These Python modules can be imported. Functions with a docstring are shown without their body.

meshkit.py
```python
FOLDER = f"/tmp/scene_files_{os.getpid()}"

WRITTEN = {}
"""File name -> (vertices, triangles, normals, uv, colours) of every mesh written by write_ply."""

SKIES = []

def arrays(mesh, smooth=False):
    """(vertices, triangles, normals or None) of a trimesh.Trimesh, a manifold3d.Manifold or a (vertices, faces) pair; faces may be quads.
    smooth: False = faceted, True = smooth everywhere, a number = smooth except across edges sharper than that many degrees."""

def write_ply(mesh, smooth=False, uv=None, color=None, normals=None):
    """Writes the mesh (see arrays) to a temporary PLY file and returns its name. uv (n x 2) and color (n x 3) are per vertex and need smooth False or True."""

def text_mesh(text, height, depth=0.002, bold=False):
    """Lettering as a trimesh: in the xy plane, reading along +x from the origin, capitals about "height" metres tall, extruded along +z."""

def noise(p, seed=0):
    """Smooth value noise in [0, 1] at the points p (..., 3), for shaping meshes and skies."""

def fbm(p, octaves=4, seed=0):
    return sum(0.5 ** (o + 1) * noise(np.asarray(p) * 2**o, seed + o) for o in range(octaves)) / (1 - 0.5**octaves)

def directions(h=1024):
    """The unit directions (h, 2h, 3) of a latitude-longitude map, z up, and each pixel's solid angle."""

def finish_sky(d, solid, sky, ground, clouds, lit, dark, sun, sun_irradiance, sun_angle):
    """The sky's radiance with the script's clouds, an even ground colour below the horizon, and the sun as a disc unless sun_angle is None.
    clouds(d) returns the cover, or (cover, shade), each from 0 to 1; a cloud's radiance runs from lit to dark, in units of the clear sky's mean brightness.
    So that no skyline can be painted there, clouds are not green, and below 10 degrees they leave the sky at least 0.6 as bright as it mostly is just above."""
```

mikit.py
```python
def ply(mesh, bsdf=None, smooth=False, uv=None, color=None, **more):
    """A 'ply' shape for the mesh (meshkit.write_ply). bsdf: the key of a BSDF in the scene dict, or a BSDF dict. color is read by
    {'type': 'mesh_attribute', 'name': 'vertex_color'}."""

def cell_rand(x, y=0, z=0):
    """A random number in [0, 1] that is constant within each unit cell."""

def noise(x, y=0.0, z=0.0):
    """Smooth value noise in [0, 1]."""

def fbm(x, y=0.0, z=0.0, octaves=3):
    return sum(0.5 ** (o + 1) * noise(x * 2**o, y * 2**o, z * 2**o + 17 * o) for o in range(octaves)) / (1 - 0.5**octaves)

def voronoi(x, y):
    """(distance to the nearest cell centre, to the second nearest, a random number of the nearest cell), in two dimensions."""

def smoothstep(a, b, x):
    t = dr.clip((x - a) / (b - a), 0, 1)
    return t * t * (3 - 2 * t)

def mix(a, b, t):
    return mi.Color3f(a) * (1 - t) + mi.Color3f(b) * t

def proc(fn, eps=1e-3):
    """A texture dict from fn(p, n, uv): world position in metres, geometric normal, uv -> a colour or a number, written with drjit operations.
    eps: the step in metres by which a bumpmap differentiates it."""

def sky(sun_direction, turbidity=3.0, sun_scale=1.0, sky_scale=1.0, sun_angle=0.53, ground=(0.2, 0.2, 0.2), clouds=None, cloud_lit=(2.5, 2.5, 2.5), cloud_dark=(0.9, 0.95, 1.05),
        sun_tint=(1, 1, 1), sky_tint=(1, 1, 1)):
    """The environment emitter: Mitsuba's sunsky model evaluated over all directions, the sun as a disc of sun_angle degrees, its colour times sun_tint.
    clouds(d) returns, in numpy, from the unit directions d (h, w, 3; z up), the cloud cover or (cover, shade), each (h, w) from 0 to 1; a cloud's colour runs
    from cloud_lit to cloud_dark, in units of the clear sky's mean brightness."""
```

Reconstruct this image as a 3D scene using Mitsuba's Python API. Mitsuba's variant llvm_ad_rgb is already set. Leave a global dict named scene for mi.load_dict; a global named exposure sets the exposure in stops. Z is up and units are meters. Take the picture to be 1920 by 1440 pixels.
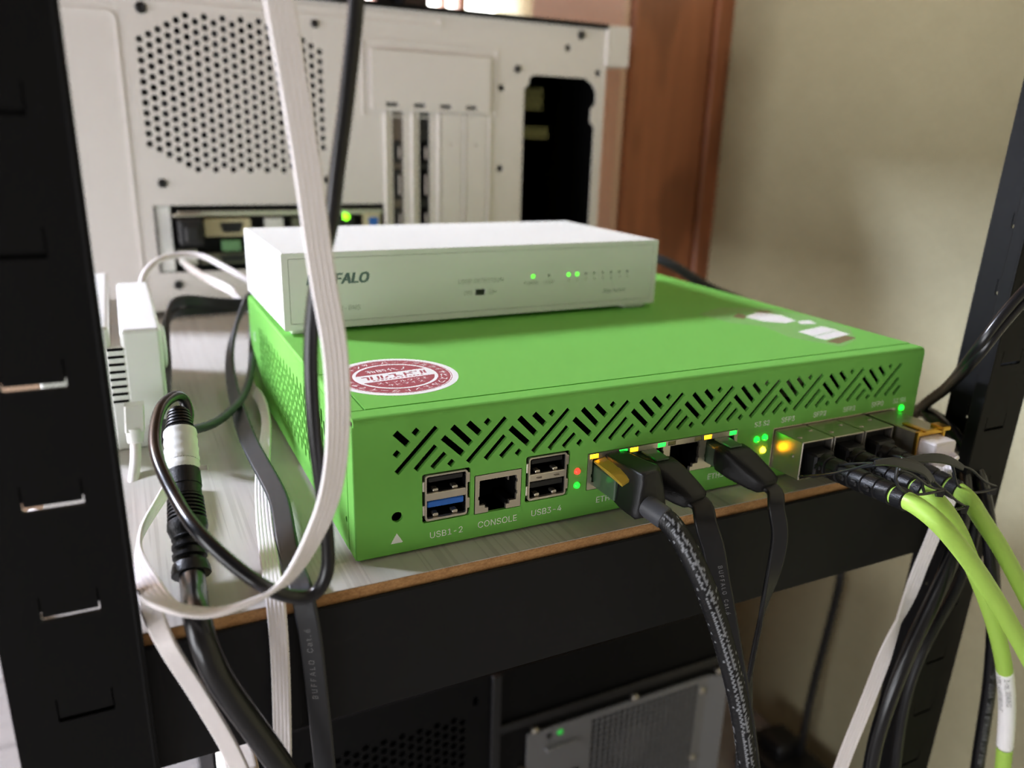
import math, random
import numpy as np
import trimesh, manifold3d
from shapely.geometry import Polygon, Point, box as sbox, LineString
from shapely.ops import unary_union
from shapely import affinity
from scipy.interpolate import CubicSpline
import drjit as dr
import mitsuba as mi
import mikit, meshkit
from mikit import proc, noise, fbm, smoothstep, mix, cell_rand

random.seed(7)
rng = np.random.default_rng(7)
T = mi.ScalarTransform4f
scene = {'type': 'scene'}
labels = {}

# ------------------------------------------------------------------ camera (metres)
EYE = np.array([-0.0547, -0.2136, 0.1260])
YAW, PITCH, ROLL, FOC = 0.4617, 0.3032, 0.0304, 1490.4
_cy, _sy, _cp, _sp = math.cos(YAW), math.sin(YAW), math.cos(PITCH), math.sin(PITCH)
FW = np.array([_sy * _cp, _cy * _cp, -_sp])
_r = np.array([_cy, -_sy, 0.0])
_u = np.cross(_r, FW)
RT = math.cos(ROLL) * _r + math.sin(ROLL) * _u
UP = -math.sin(ROLL) * _r + math.cos(ROLL) * _u
scene['camera'] = {
    'type': 'thinlens',
    'to_world': T().look_at(origin=EYE.tolist(), target=(EYE + FW).tolist(), up=UP.tolist()),
    'fov': 2 * math.degrees(math.atan(960 / FOC)), 'fov_axis': 'x',
    'aperture_radius': 0.0016, 'focus_distance': 0.262,
    'near_clip': 0.01, 'far_clip': 50.0,
}
exposure = 0.0
WIN_BACK = [305.0, 334.0, 408.0]  # high window at the back of the left wall: the key light
WIN_LEFT = [8.0, 8.2, 8.7]        # tall window in the left wall
LOW_FILL = [6.0, 6.2, 6.6]          # added low fill panel in the left wall, brightens the lower front
WIN_SMALL = [9.0, 8.8, 8.4]      # the small paper screen seen above the computer

# ------------------------------------------------------------------ helpers (millimetres from here on)


def at(px, py, x=None, y=None, z=None):
    """Where the sight line of a pixel meets a plane, in mm."""
    d = FW + RT * (px - 960) / FOC - UP * (py - 720) / FOC
    a, v = [(i, v) for i, v in enumerate((x, y, z)) if v is not None][0]
    return (EYE + d * ((v / 1000 - EYE[a]) / d[a])) * 1000


USED = {}


def key_of(name, parent=None):
    k = name if parent is None else parent + '__' + name
    n = USED.get(k, 0)
    USED[k] = n + 1
    return k if n == 0 else '%s_%03d' % (k, n)


def scaled(m):
    if hasattr(m, 'to_mesh'):
        mm = m.to_mesh()
        m = trimesh.Trimesh(mm.vert_properties[:, :3], mm.tri_verts, process=False)
    m = m.copy()
    m.vertices = np.asarray(m.vertices) * 0.001
    return m


def put(name, mesh, mat, parent=None, smooth=False, label=None, cat=None, group=None, kind=None, emit=None, color=None, weight=0.04):
    k = key_of(name, parent)
    if isinstance(mesh, (list, tuple)):
        mesh = trimesh.util.concatenate(list(mesh))
    scene[k] = mikit.ply(scaled(mesh), mat, smooth=smooth, color=color)
    if emit is not None:
        scene[k]['emitter'] = {'type': 'area', 'radiance': {'type': 'rgb', 'value': list(emit)}, 'sampling_weight': weight}
    tag(k, label, cat, group, kind)
    return k


def tag(k, label=None, cat=None, group=None, kind=None):
    d = {a: b for a, b in (('label', label), ('category', cat), ('group', group), ('kind', kind)) if b}
    if d:
        labels[k] = d


def thing(name, label, cat, group=None):
    k = key_of(name)
    tag(k, label, cat, group)
    return k


def cbox(x0, x1, y0, y1, z0, z1, c=0.4):
    c = min(c, (x1 - x0) * .45, (y1 - y0) * .45, (z1 - z0) * .45)
    pts = []
    for sx in (0, 1):
        for sy in (0, 1):
            for sz in (0, 1):
                for a in range(3):
                    o = [c, c, c]
                    o[a] = 0
                    pts.append([(x0 + o[0], x1 - o[0])[sx], (y0 + o[1], y1 - o[1])[sy], (z0 + o[2], z1 - o[2])[sz]])
    return trimesh.Trimesh(pts).convex_hull


def rbox(x0, x1, y0, y1, z0, z1, r=1.0):
    ico = trimesh.creation.icosphere(subdivisions=2, radius=r).vertices
    pts = [ico + [x, y, z] for x in (x0 + r, x1 - r) for y in (y0 + r, y1 - r) for z in (z0 + r, z1 - r)]
    return trimesh.Trimesh(np.vstack(pts)).convex_hull


def hull(pts):
    return trimesh.Trimesh(np.asarray(pts, float)).convex_hull


def extr(poly, h):
    polys = getattr(poly, 'geoms', [poly])
    return trimesh.util.concatenate([trimesh.creation.extrude_polygon(p, h, engine='earcut') for p in polys if p.area > 1e-6])


def plate_xz(poly, y0, y1):
    """poly in (x, z), between y0 and y1."""
    m = extr(poly, y1 - y0)
    v = m.vertices
    m.vertices = np.stack([v[:, 0], y1 - v[:, 2], v[:, 1]], -1)
    return m


def plate_xy(poly, z0, z1):
    m = extr(poly, z1 - z0)
    m.vertices = m.vertices + [0, 0, z0]
    return m


def plate_yz(poly, x0, x1):
    """poly in (y, z), between x0 and x1."""
    m = extr(poly, x1 - x0)
    v = m.vertices
    m.vertices = np.stack([x0 + v[:, 2], v[:, 0], v[:, 1]], -1)
    return m


def rrect(x0, x1, z0, z1, r):
    return sbox(x0 + r, z0 + r, x1 - r, z1 - r).buffer(r, quad_segs=4)


def frame_of(axis):
    a = np.asarray(axis, float)
    a = a / np.linalg.norm(a)
    h = np.array([0, 0, 1.0]) if abs(a[2]) < .9 else np.array([1.0, 0, 0])
    b = np.cross(a, h)
    b /= np.linalg.norm(b)
    return a, b, np.cross(b, a)


def lathe(p0, p1, prof, n=24):
    """prof: list of (t along p0->p1 in mm, radius)."""
    p0 = np.asarray(p0, float)
    a, b, c = frame_of(np.asarray(p1, float) - p0)
    ang = np.linspace(0, 2 * np.pi, n, endpoint=False)
    ring = np.cos(ang)[:, None] * b + np.sin(ang)[:, None] * c
    v, f = [], []
    for t, r in prof:
        v.append(p0 + a * t + ring * r)
    m = len(prof)
    for i in range(m - 1):
        for j in range(n):
            k = (j + 1) % n
            f += [[i * n + j, i * n + k, (i + 1) * n + k], [i * n + j, (i + 1) * n + k, (i + 1) * n + j]]
    v = np.vstack(v + [[p0 + a * prof[0][0]], [p0 + a * prof[-1][0]]])
    s, e = m * n, m * n + 1
    for j in range(n):
        k = (j + 1) % n
        f += [[s, k, j], [e, (m - 1) * n + j, (m - 1) * n + k]]
    t = trimesh.Trimesh(v, f, process=False)
    if t.volume < 0:
        t.invert()
    return t


def cyl(p0, p1, r, n=20, c=0.15):
    L = float(np.linalg.norm(np.asarray(p1, float) - np.asarray(p0, float)))
    c = min(c, r * .5, L * .4)
    return lathe(p0, p1, [(0, r - c), (c, r), (L - c, r), (L, r - c)], n)


class Path:
    """A smooth path through control points with width directions."""

    def __init__(self, pts, n=90, hints=None, ext0=None, ext1=None):
        p = np.array(pts, float)
        s = np.concatenate([[0], np.cumsum(np.linalg.norm(np.diff(p, axis=0), axis=1))])
        cs = CubicSpline(s, p, bc_type='natural')
        t = np.linspace(0, s[-1], n)
        self.p = cs(t)
        self.t = np.gradient(self.p, axis=0)
        self.t /= np.linalg.norm(self.t, axis=1, keepdims=True)
        self.s = np.concatenate([[0], np.cumsum(np.linalg.norm(np.diff(self.p, axis=0), axis=1))])
        if hints is None:
            w = np.zeros_like(self.p)
            a, b, c = frame_of(self.t[0])
            w[0] = b
            for i in range(1, n):
                x = w[i - 1] - self.t[i] * (w[i - 1] @ self.t[i])
                w[i] = x / np.linalg.norm(x)
        else:
            hs, hv = zip(*hints) if isinstance(hints[0], tuple) else (np.linspace(0, 1, len(hints)), hints)
            hs, hv = np.array(hs) * s[-1], np.array(hv, float)
            w = np.stack([np.interp(t, hs, hv[:, k]) for k in range(3)], -1)
            w -= self.t * (w * self.t).sum(1, keepdims=True)
            w /= np.linalg.norm(w, axis=1, keepdims=True)
        self.w = w
        self.L = self.s[-1]
        # the unseen run of the cable past either end, up or down
        for ext, at_end in ((ext0, False), (ext1, True)):
            if ext is None:
                continue
            ext = np.array(ext, float)
            e, tt = (self.p[-1], self.t[-1]) if at_end else (self.p[0], -self.t[0])
            u = np.linspace(0, 1, 22)[1:, None]
            mid, end = e + tt * np.linalg.norm(ext) * .4, e + ext
            q = e * (1 - u) ** 2 + mid * 2 * u * (1 - u) + end * u ** 2
            wq = np.repeat(self.w[-1:] if at_end else self.w[:1], len(q), 0)
            self.p, self.w = (np.vstack([self.p, q]), np.vstack([self.w, wq])) if at_end else (np.vstack([q[::-1], self.p]), np.vstack([wq, self.w]))
            lens = np.concatenate([[0], np.cumsum(np.linalg.norm(np.diff(self.p, axis=0), axis=1))])
            self.s = lens + (self.s[0] if at_end else -lens[len(q)])
            self.t = np.gradient(self.p, axis=0)
            self.t /= np.linalg.norm(self.t, axis=1, keepdims=True)
            self.w = self.w - self.t * (self.w * self.t).sum(1, keepdims=True)
            self.w /= np.linalg.norm(self.w, axis=1, keepdims=True)
        self.n = np.cross(self.t, self.w)

    def sweep(self, sec, scale=None):
        """sec: closed loop (m, 2) in (w, n)."""
        sec = np.asarray(sec, float)
        k, m = len(self.p), len(sec)
        sc = np.ones(k) if scale is None else np.asarray(scale)
        v = self.p[:, None] + sc[:, None, None] * (sec[None, :, 0, None] * self.w[:, None] + sec[None, :, 1, None] * self.n[:, None])
        v = v.reshape(-1, 3)
        f = []
        for i in range(k - 1):
            a = i * m + np.arange(m)
            b = i * m + (np.arange(m) + 1) % m
            f.append(np.stack([a, b, b + m], -1))
            f.append(np.stack([a, b + m, a + m], -1))
        f = np.vstack(f)
        c0, c1 = len(v), len(v) + 1
        v = np.vstack([v, [self.p[0], self.p[-1]]])
        j = np.arange(m)
        jn = (j + 1) % m
        f = np.vstack([f, np.stack([np.full(m, c0), jn, j], -1), np.stack([np.full(m, c1), (k - 1) * m + j, (k - 1) * m + jn], -1)])
        t = trimesh.Trimesh(v, f, process=False)
        if t.volume < 0:
            t.invert()
        return t

    def tube(self, r, m=16, scale=None):
        a = np.linspace(0, 2 * np.pi, m, endpoint=False)
        return self.sweep(np.stack([r * np.cos(a), r * np.sin(a)], -1), scale)

    def ribbon(self, w, t, ribs=0, m=36):
        x = np.linspace(-1, 1, m)
        half = t / 2
        prof = half * np.ones(m)
        if ribs:
            prof = half * (0.74 + 0.26 * np.abs(np.sin((x + 1) / 2 * ribs * np.pi)) ** .6)
        edge = np.clip((1 - np.abs(x)) * w / 2 / (half * .9), 0, 1)
        prof = prof * np.sqrt(np.clip(1 - (1 - edge) ** 2, 0, 1)) + 1e-3
        top = np.stack([x * w / 2, prof], -1)
        bot = np.stack([x[::-1] * w / 2, -prof[::-1]], -1)
        return self.sweep(np.vstack([top, bot]))

    def at_s(self, s):
        return [np.stack([np.interp(s, self.s, a[:, k]) for k in range(3)], -1) for a in (self.p, self.t, self.w, self.n)]

    def text(self, text, h, s0, lift, dirn=1, side=1, ang=None, r=None, off=0.0):
        """Flat print wrapped on the ribbon (or on a tube of radius r around angle ang)."""
        m = meshkit.text_mesh(text, h, 0.05)
        v = m.vertices
        s = s0 + dirn * v[:, 0]
        p, t, w, n = self.at_s(s)
        y = v[:, 1] - h / 2
        if r is None:
            q = p + w * (off + y * dirn * side)[:, None] + n * (side * (lift + v[:, 2]))[:, None]
        else:
            th = ang - y / r * dirn
            rr = (lift + r + v[:, 2])[:, None]
            q = p + (w * np.cos(th)[:, None] + n * np.sin(th)[:, None]) * rr
        return trimesh.Trimesh(q, m.faces, process=False)


def lettering(text, h, bold=False, depth=0.08):
    return meshkit.text_mesh(text, h, depth, bold)


def on_xz(m, x, z, y, slant=0.0, sx=1.0):
    v = m.vertices
    q = np.stack([x + v[:, 0] * sx + slant * v[:, 1], y - v[:, 2], z + v[:, 1]], -1)
    return trimesh.Trimesh(q, m.faces, process=False)


# ------------------------------------------------------------------ materials


def pr(name, col, rough=.5, metal=0.0, spec=.5, **k):
    if not isinstance(col, dict):
        col = {'type': 'rgb', 'value': list(col)}
    scene['mat_' + name] = {'type': 'twosided', 'bsdf': {'type': 'principled', 'base_color': col, 'roughness': rough, 'metallic': metal, 'specular': spec, **k}}


def lin(r, g, b):
    f = lambda c: c / 255 / 12.92 if c <= 10 else ((c / 255 + .055) / 1.055) ** 2.4
    return [f(r), f(g), f(b)]


def bump(name, col, fn, scale, eps=2e-4, **k):
    if not isinstance(col, dict):
        col = {'type': 'rgb', 'value': list(col)}
    inner = {'type': 'principled', 'base_color': col, **k}
    scene['mat_' + name] = {'type': 'twosided', 'bsdf': {'type': 'bumpmap', 'arbitrary': proc(fn, eps), 'scale': scale, 'bsdf': inner}}


pr('green', lin(116, 185, 84), .6, spec=.12)
pr('white_plastic', lin(226, 226, 222), .38)
pr('switch_white', lin(228, 229, 222), .5, spec=.3)
pr('case_white', lin(222, 216, 212), .45)
pr('case_dark', lin(8, 8, 9), .55, spec=.14)
pr('black', lin(16, 16, 18), .42)
pr('black_soft', lin(22, 22, 24), .55)
pr('black_gloss', lin(14, 14, 16), .25)
pr('dark_grey', lin(62, 63, 68), .5)
pr('dark_grey2', lin(36, 37, 40), .42)
pr('void', lin(5, 5, 6), .9, spec=.1)
pr('white_cable', lin(236, 228, 226), .4)
pr('tape', lin(236, 236, 234), .5)
pr('lime', lin(164, 202, 84), .42)
pr('steel', lin(205, 196, 182), .32, metal=.85)
pr('steel_dark', lin(120, 112, 104), .35, metal=.85)
pr('nickel', lin(190, 182, 168), .38, metal=1.0)
pr('copper', lin(190, 140, 60), .3, metal=1.0)
pr('gold', lin(214, 170, 70), .25, metal=1.0)
pr('psu_grey', lin(128, 128, 130), .4, metal=.4)
pr('blue', lin(38, 100, 190), .4)
pr('beige', lin(206, 196, 160), .5)
pr('teal_green', lin(112, 160, 112), .5)
pr('print_white', lin(232, 234, 226), .5)
pr('print_grey', lin(120, 120, 122), .5)
pr('logo', lin(84, 104, 104), .5)
pr('print_dark', lin(128, 132, 120), .5)
pr('maroon', lin(158, 74, 84), .5)
pr('sticker_white', lin(240, 238, 236), .35)
pr('red_lens', lin(220, 40, 30), .3)
pr('led_off', lin(60, 66, 52), .3)
pr('green_lens', lin(30, 200, 60), .3)
pr('amber_lens', lin(255, 180, 40), .3)
pr('olive', lin(130, 128, 78), .6)
pr('tab_black', lin(30, 31, 33), .32)
pr('sticker_grey', lin(150, 158, 130), .4)
pr('sticker_brown', lin(120, 104, 72), .4)
pr('paper', lin(245, 243, 238), .8)
scene['mat_smoke'] = {'type': 'principled', 'base_color': {'type': 'rgb', 'value': [.25, .42, .25]}, 'roughness': .12, 'spec_trans': .75, 'eta': 1.4}
scene['mat_amber_lit_clear'] = {'type': 'principled', 'base_color': {'type': 'rgb', 'value': [.95, .62, .08]}, 'roughness': .1, 'spec_trans': .55, 'eta': 1.4}  # clear latch coloured as if lit by the amber indicator


def laminate(p, n, uv):
    g = fbm(p.x * 900, p.y * 30, 3.0) * .5 + fbm(p.x * 260, p.y * 9, 5.0) * .5
    line = smoothstep(.60, .74, noise(p.x * 1500, p.y * 16, 1.0)) * smoothstep(.45, .7, noise(p.x * 90, p.y * 22, 8.0))
    c = mix(lin(184, 177, 170), lin(197, 191, 184), g)
    return mix(c, mi.Color3f(*lin(150, 142, 134)), line * .3)


def mdf(p, n, uv):
    g = noise(p.x * 1800, p.y * 1800, p.z * 1800) * .6 + noise(p.x * 500, p.y * 500, p.z * 700) * .4
    return mix(lin(150, 106, 66), lin(190, 146, 100), g)


def olive_wall(p, n, uv):
    g = fbm(p.x * 60, p.y * 60, p.z * 60) * .5 + noise(p.x * 700, p.y * 700, p.z * 700) * .5
    return mix(lin(174, 167, 135), lin(186, 179, 147), g)


def pillar_wood(p, n, uv):
    g = fbm(p.x * 90, p.y * 90, p.z * 6)
    k = smoothstep(.55, .8, noise(p.x * 40, p.y * 40, p.z * 16))
    c = mix(lin(142, 84, 54), lin(182, 116, 80), g)
    return mix(c, mi.Color3f(*lin(92, 52, 30)), k * .45)


def floor_wood(p, n, uv):
    row = dr.floor(p.y * 9.0)
    c = mix(lin(150, 146, 143), lin(176, 172, 169), cell_rand(row, 1, 1) * .5 + fbm(p.x * 8, p.y * 90, 1.0) * .5)
    e = smoothstep(.0, .06, dr.abs(p.y * 9.0 - row - .5) * -1 + .5)
    return c * (e * .35 + .65)


pr('laminate', proc(laminate), .6, spec=.2)
pr('mdf', proc(mdf), .8, spec=.2)
bump('olive_wall', proc(olive_wall), lambda p, n, uv: noise(p.x * 900, p.y * 900, p.z * 900), .00012, roughness=.85, specular=.2)
pr('pillar', proc(pillar_wood), .35)
pr('floor', proc(floor_wood), .5)
pr('wall_cream', lin(205, 172, 142), .85, spec=.2)
pr('wall_room', lin(160, 156, 152), .85, spec=.2)
pr('ceiling', lin(84, 84, 88), .9, spec=.2)  # kept dark so little light bounces down from overhead
bump('powder_black', lin(17, 17, 19), lambda p, n, uv: noise(p.x * 2600, p.y * 2600, p.z * 2600), .00003, roughness=.55, specular=.22)
bump('post_black', lin(9, 9, 10), lambda p, n, uv: noise(p.x * 2600, p.y * 2600, p.z * 2600), .00003, roughness=.55, specular=.14)  # same paint as the beam, darkened where the posts catch less light
bump('plug_black', lin(13, 13, 15), lambda p, n, uv: noise(p.x * 3800, p.y * 3800, p.z * 3800), .00008, roughness=.42, specular=.38)
bump('ribbed_grey', lin(40, 41, 45), lambda p, n, uv: noise(p.x * 1500, p.y * 1500, p.z * 1500), .00004, roughness=.45, specular=.5)
scene['mat_braid'] = {'type': 'twosided', 'bsdf': {'type': 'principled', 'base_color': {'type': 'mesh_attribute', 'name': 'vertex_color'}, 'roughness': .5, 'specular': .4}}

# ------------------------------------------------------------------ the room
WALLX = 500.0
ROOM = dict(x0=-1030, y0=-1500, y1=1000, z0=-450, z1=1500)
put('wall_right', cbox(WALLX, WALLX + 80, ROOM['y0'], ROOM['y1'], ROOM['z0'], ROOM['z1']), 'mat_olive_wall', label='olive plaster wall to the right of the rack', kind='structure')
sa, sb = at(700, 0, y=1000), at(1012, 0, y=1000)
sx0, sx1, sz0, sz1 = sa[0] - 60, sb[0], 250, 520
WALLX2 = 760
wb = sbox(ROOM['x0'], ROOM['z0'], WALLX2, ROOM['z1']).difference(sbox(sx0, sz0, sx1, sz1))
put('wall_back', plate_xz(wb, 1000, 1060), 'mat_wall_cream', label='pale warm wall far behind the computer', kind='structure')
LEFT_LIGHTS = [('window_1', 690, 940, 680, 940, WIN_BACK, 14, 'bright high window at the back of the left wall'),
                ('window_3', -350, 300, -300, 340, WIN_LEFT, 8, 'tall window in the left wall'),
                ('added_window_4', -1100, -420, -430, 30, LOW_FILL, 6, 'low fill panel added in the left wall')]
wl = sbox(ROOM['y0'], ROOM['z0'], 1060, ROOM['z1'])
for _, ya, yb, za, zb, *_r2 in LEFT_LIGHTS:
    wl = wl.difference(sbox(ya, za, yb, zb))
put('wall_left', plate_yz(wl, ROOM['x0'] - 60, ROOM['x0']), 'mat_wall_room', label='wall on the left side of the room', kind='structure')
put('wall_front', cbox(ROOM['x0'], WALLX2, ROOM['y0'] - 60, ROOM['y0'], ROOM['z0'], ROOM['z1']), 'mat_wall_room', label='wall behind the camera', kind='structure')
put('floor', cbox(ROOM['x0'], WALLX2, ROOM['y0'], 1000, ROOM['z0'] - 40, ROOM['z0']), 'mat_floor', label='pale grey board floor under the rack', kind='structure')
put('ceiling', cbox(ROOM['x0'], WALLX2, ROOM['y0'], 1000, ROOM['z1'], ROOM['z1'] + 40), 'mat_ceiling', label='ceiling darkened to cut bounced light', kind='structure')
put('wall_alcove', cbox(WALLX2, WALLX2 + 40, 640, 1000, ROOM['z0'], ROOM['z1']), 'mat_wall_cream', label='side wall of the recess behind the pillar', kind='structure')


def quad(p):
    return trimesh.Trimesh(np.array(p, float), [[0, 1, 2], [0, 2, 3]], process=False)


def shoji(name, a0, a1, c0, c1, emit, cols, rows, label, weight, bars=None):
    k = put(name, plate_xz(sbox(a0 - 18, c0 - 18, a1 + 18, c1 + 18).difference(sbox(a0 + 8, c0 + 8, a1 - 8, c1 - 8)), 985, 1020), 'mat_pillar', label=label, kind='structure')
    put('paper_pane', quad([[a0, 1012, c0], [a1, 1012, c0], [a1, 1012, c1], [a0, 1012, c1]]), 'mat_paper', k, emit=emit, weight=weight, label='bright white paper')
    for i in range(1, cols):
        x = a0 + (a1 - a0) * i / cols
        put('bar', cbox(x - 5, x + 5, 996, 1008, c0, c1, 1), 'mat_pillar', k)
    for x, w in bars or ():
        put('bar', cbox(x - w / 2, x + w / 2, 990, 1008, c0, c1, 1), 'mat_pillar', k)
    for i in range(1, rows):
        z = c0 + (c1 - c0) * i / rows
        put('bar', cbox(a0, a1, 997, 1007, z - 5, z + 5, 1), 'mat_pillar', k)
    return k


shoji('window_2', sx0, sx1, sz0, sz1, WIN_SMALL, 1, 2, 'bright paper screen with orange wooden bars above the computer', 1.5,
      [(at(px, 0, y=1000)[0], w) for px, w in ((714, 26), (829, 8), (863, 12))])
X3 = ROOM['x0'] - 20
for nm, ya, yb, za, zb, em, wt, lb in LEFT_LIGHTS:
    k = put(nm, plate_yz(sbox(ya - 18, za - 18, yb + 18, zb + 18).difference(sbox(ya + 8, za + 8, yb - 8, zb - 8)), ROOM['x0'] - 30, ROOM['x0'] + 12), 'mat_white_plastic', label=lb, kind='structure')
    put('pane', quad([[X3, ya, za], [X3, yb, za], [X3, yb, zb], [X3, ya, zb]]), 'mat_paper', k, emit=em, weight=wt)
    put('bar', cbox(X3 + 4, X3 + 14, (ya + yb) / 2 - 6, (ya + yb) / 2 + 6, za, zb, 1), 'mat_white_plastic', k)

# brown corner post and the batten next to the wall
px0, px1 = 388.0, 480.0
put('trim_1', cbox(px0, px1, 450, 640, ROOM['z0'], ROOM['z1'], 2.5), 'mat_pillar', label='brown wooden corner post between the computer and the olive wall', kind='structure')
put('trim_2', cbox(px1 + .6, 502, 446, 640, ROOM['z0'], ROOM['z1'], 2), 'mat_pillar', label='narrow brown batten where the post meets the olive wall', kind='structure')
pr('pale_wood', lin(222, 186, 162), .5)  # paler post wood, painting in the light on its left side
put('trim_3', cbox(380, px0 - .4, 454, 640, ROOM['z0'], ROOM['z1'], 1.5), 'mat_pale_wood', label='pale pinkish board standing for the lit left side of the brown corner post', kind='structure')
put('wall_return', cbox(582, WALLX2 + 40, 600, 640, ROOM['z0'], ROOM['z1']), 'mat_wall_room', label='wall behind the corner post', kind='structure')

# ------------------------------------------------------------------ the rack
rack = thing('shelving_rack', 'black metal rack whose shelf carries the green router and the white computer', 'rack')
LZ0, LZ1 = -448, 420
slots_z = [z for z in np.arange(13.2 - 28.6 * 15, 410, 28.6) if LZ0 + 20 < z]


def u_slot(cx, z, w):
    bottom = rrect(cx - w / 2, cx + w / 2, z - .7, z + .6, .5)
    return unary_union([bottom, rrect(cx - w / 2, cx - w / 2 + .35, z, z + 6, .15), rrect(cx + w / 2 - .35, cx + w / 2, z, z + 6, .15)])


def tongue(cx, z, w, y0):
    a, b = cx - w / 2 - .6, cx + w / 2 + .6
    e = .9 if 0 < z < 80 else -3.0
    return hull([[a, y0 + 2.4, z + 9.5], [b, y0 + 2.4, z + 9.5], [a, y0 + 1.2, z + 9.5], [b, y0 + 1.2, z + 9.5],
                 [a, y0 + 3.4, z + e], [b, y0 + 3.4, z + e], [a, y0 + 2.2, z + e], [b, y0 + 2.2, z + e]])


def post(xo, xi, lean):
    """xo: outer corner, xi: inner edge of the front flange."""
    sg = 1 if xi > xo else -1
    a, b = min(xo, xi), max(xo, xi)
    cx = xo + sg * 15.8
    poly = sbox(a, LZ0, b, LZ1)
    poly = poly.difference(unary_union([u_slot(cx, z, 12.6) for z in slots_z]))
    front = plate_xz(poly, -20, -18.6)
    tongues = [tongue(cx, z, 12.6, -20) for z in slots_z]
    sidep = sbox(-18.6, LZ0, 12, LZ1).difference(unary_union([u_slot(-3, z - 4, 11) for z in slots_z]))
    side = plate_yz(sidep, *(sorted((xo, xo + sg * 1.4))))
    lip = cbox(*(sorted((xi, xi - sg * 1.4))), -19.9, -14.5, LZ0, LZ1, .4)
    rnd = lathe([xo + sg * 1.5, -18.5, LZ0], [xo + sg * 1.5, -18.5, LZ1], [(0, 1.5), (LZ1 - LZ0, 1.5)], 12)
    lip2 = lathe([xi - sg * .9, -19.2, LZ0], [xi - sg * .9, -19.2, LZ1], [(0, .95), (LZ1 - LZ0, .95)], 12)
    m = trimesh.util.concatenate([front, side, lip, rnd, lip2] + tongues)
    v = m.vertices
    v[:, 0] += lean * (v[:, 2] - 60)
    return m


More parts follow.
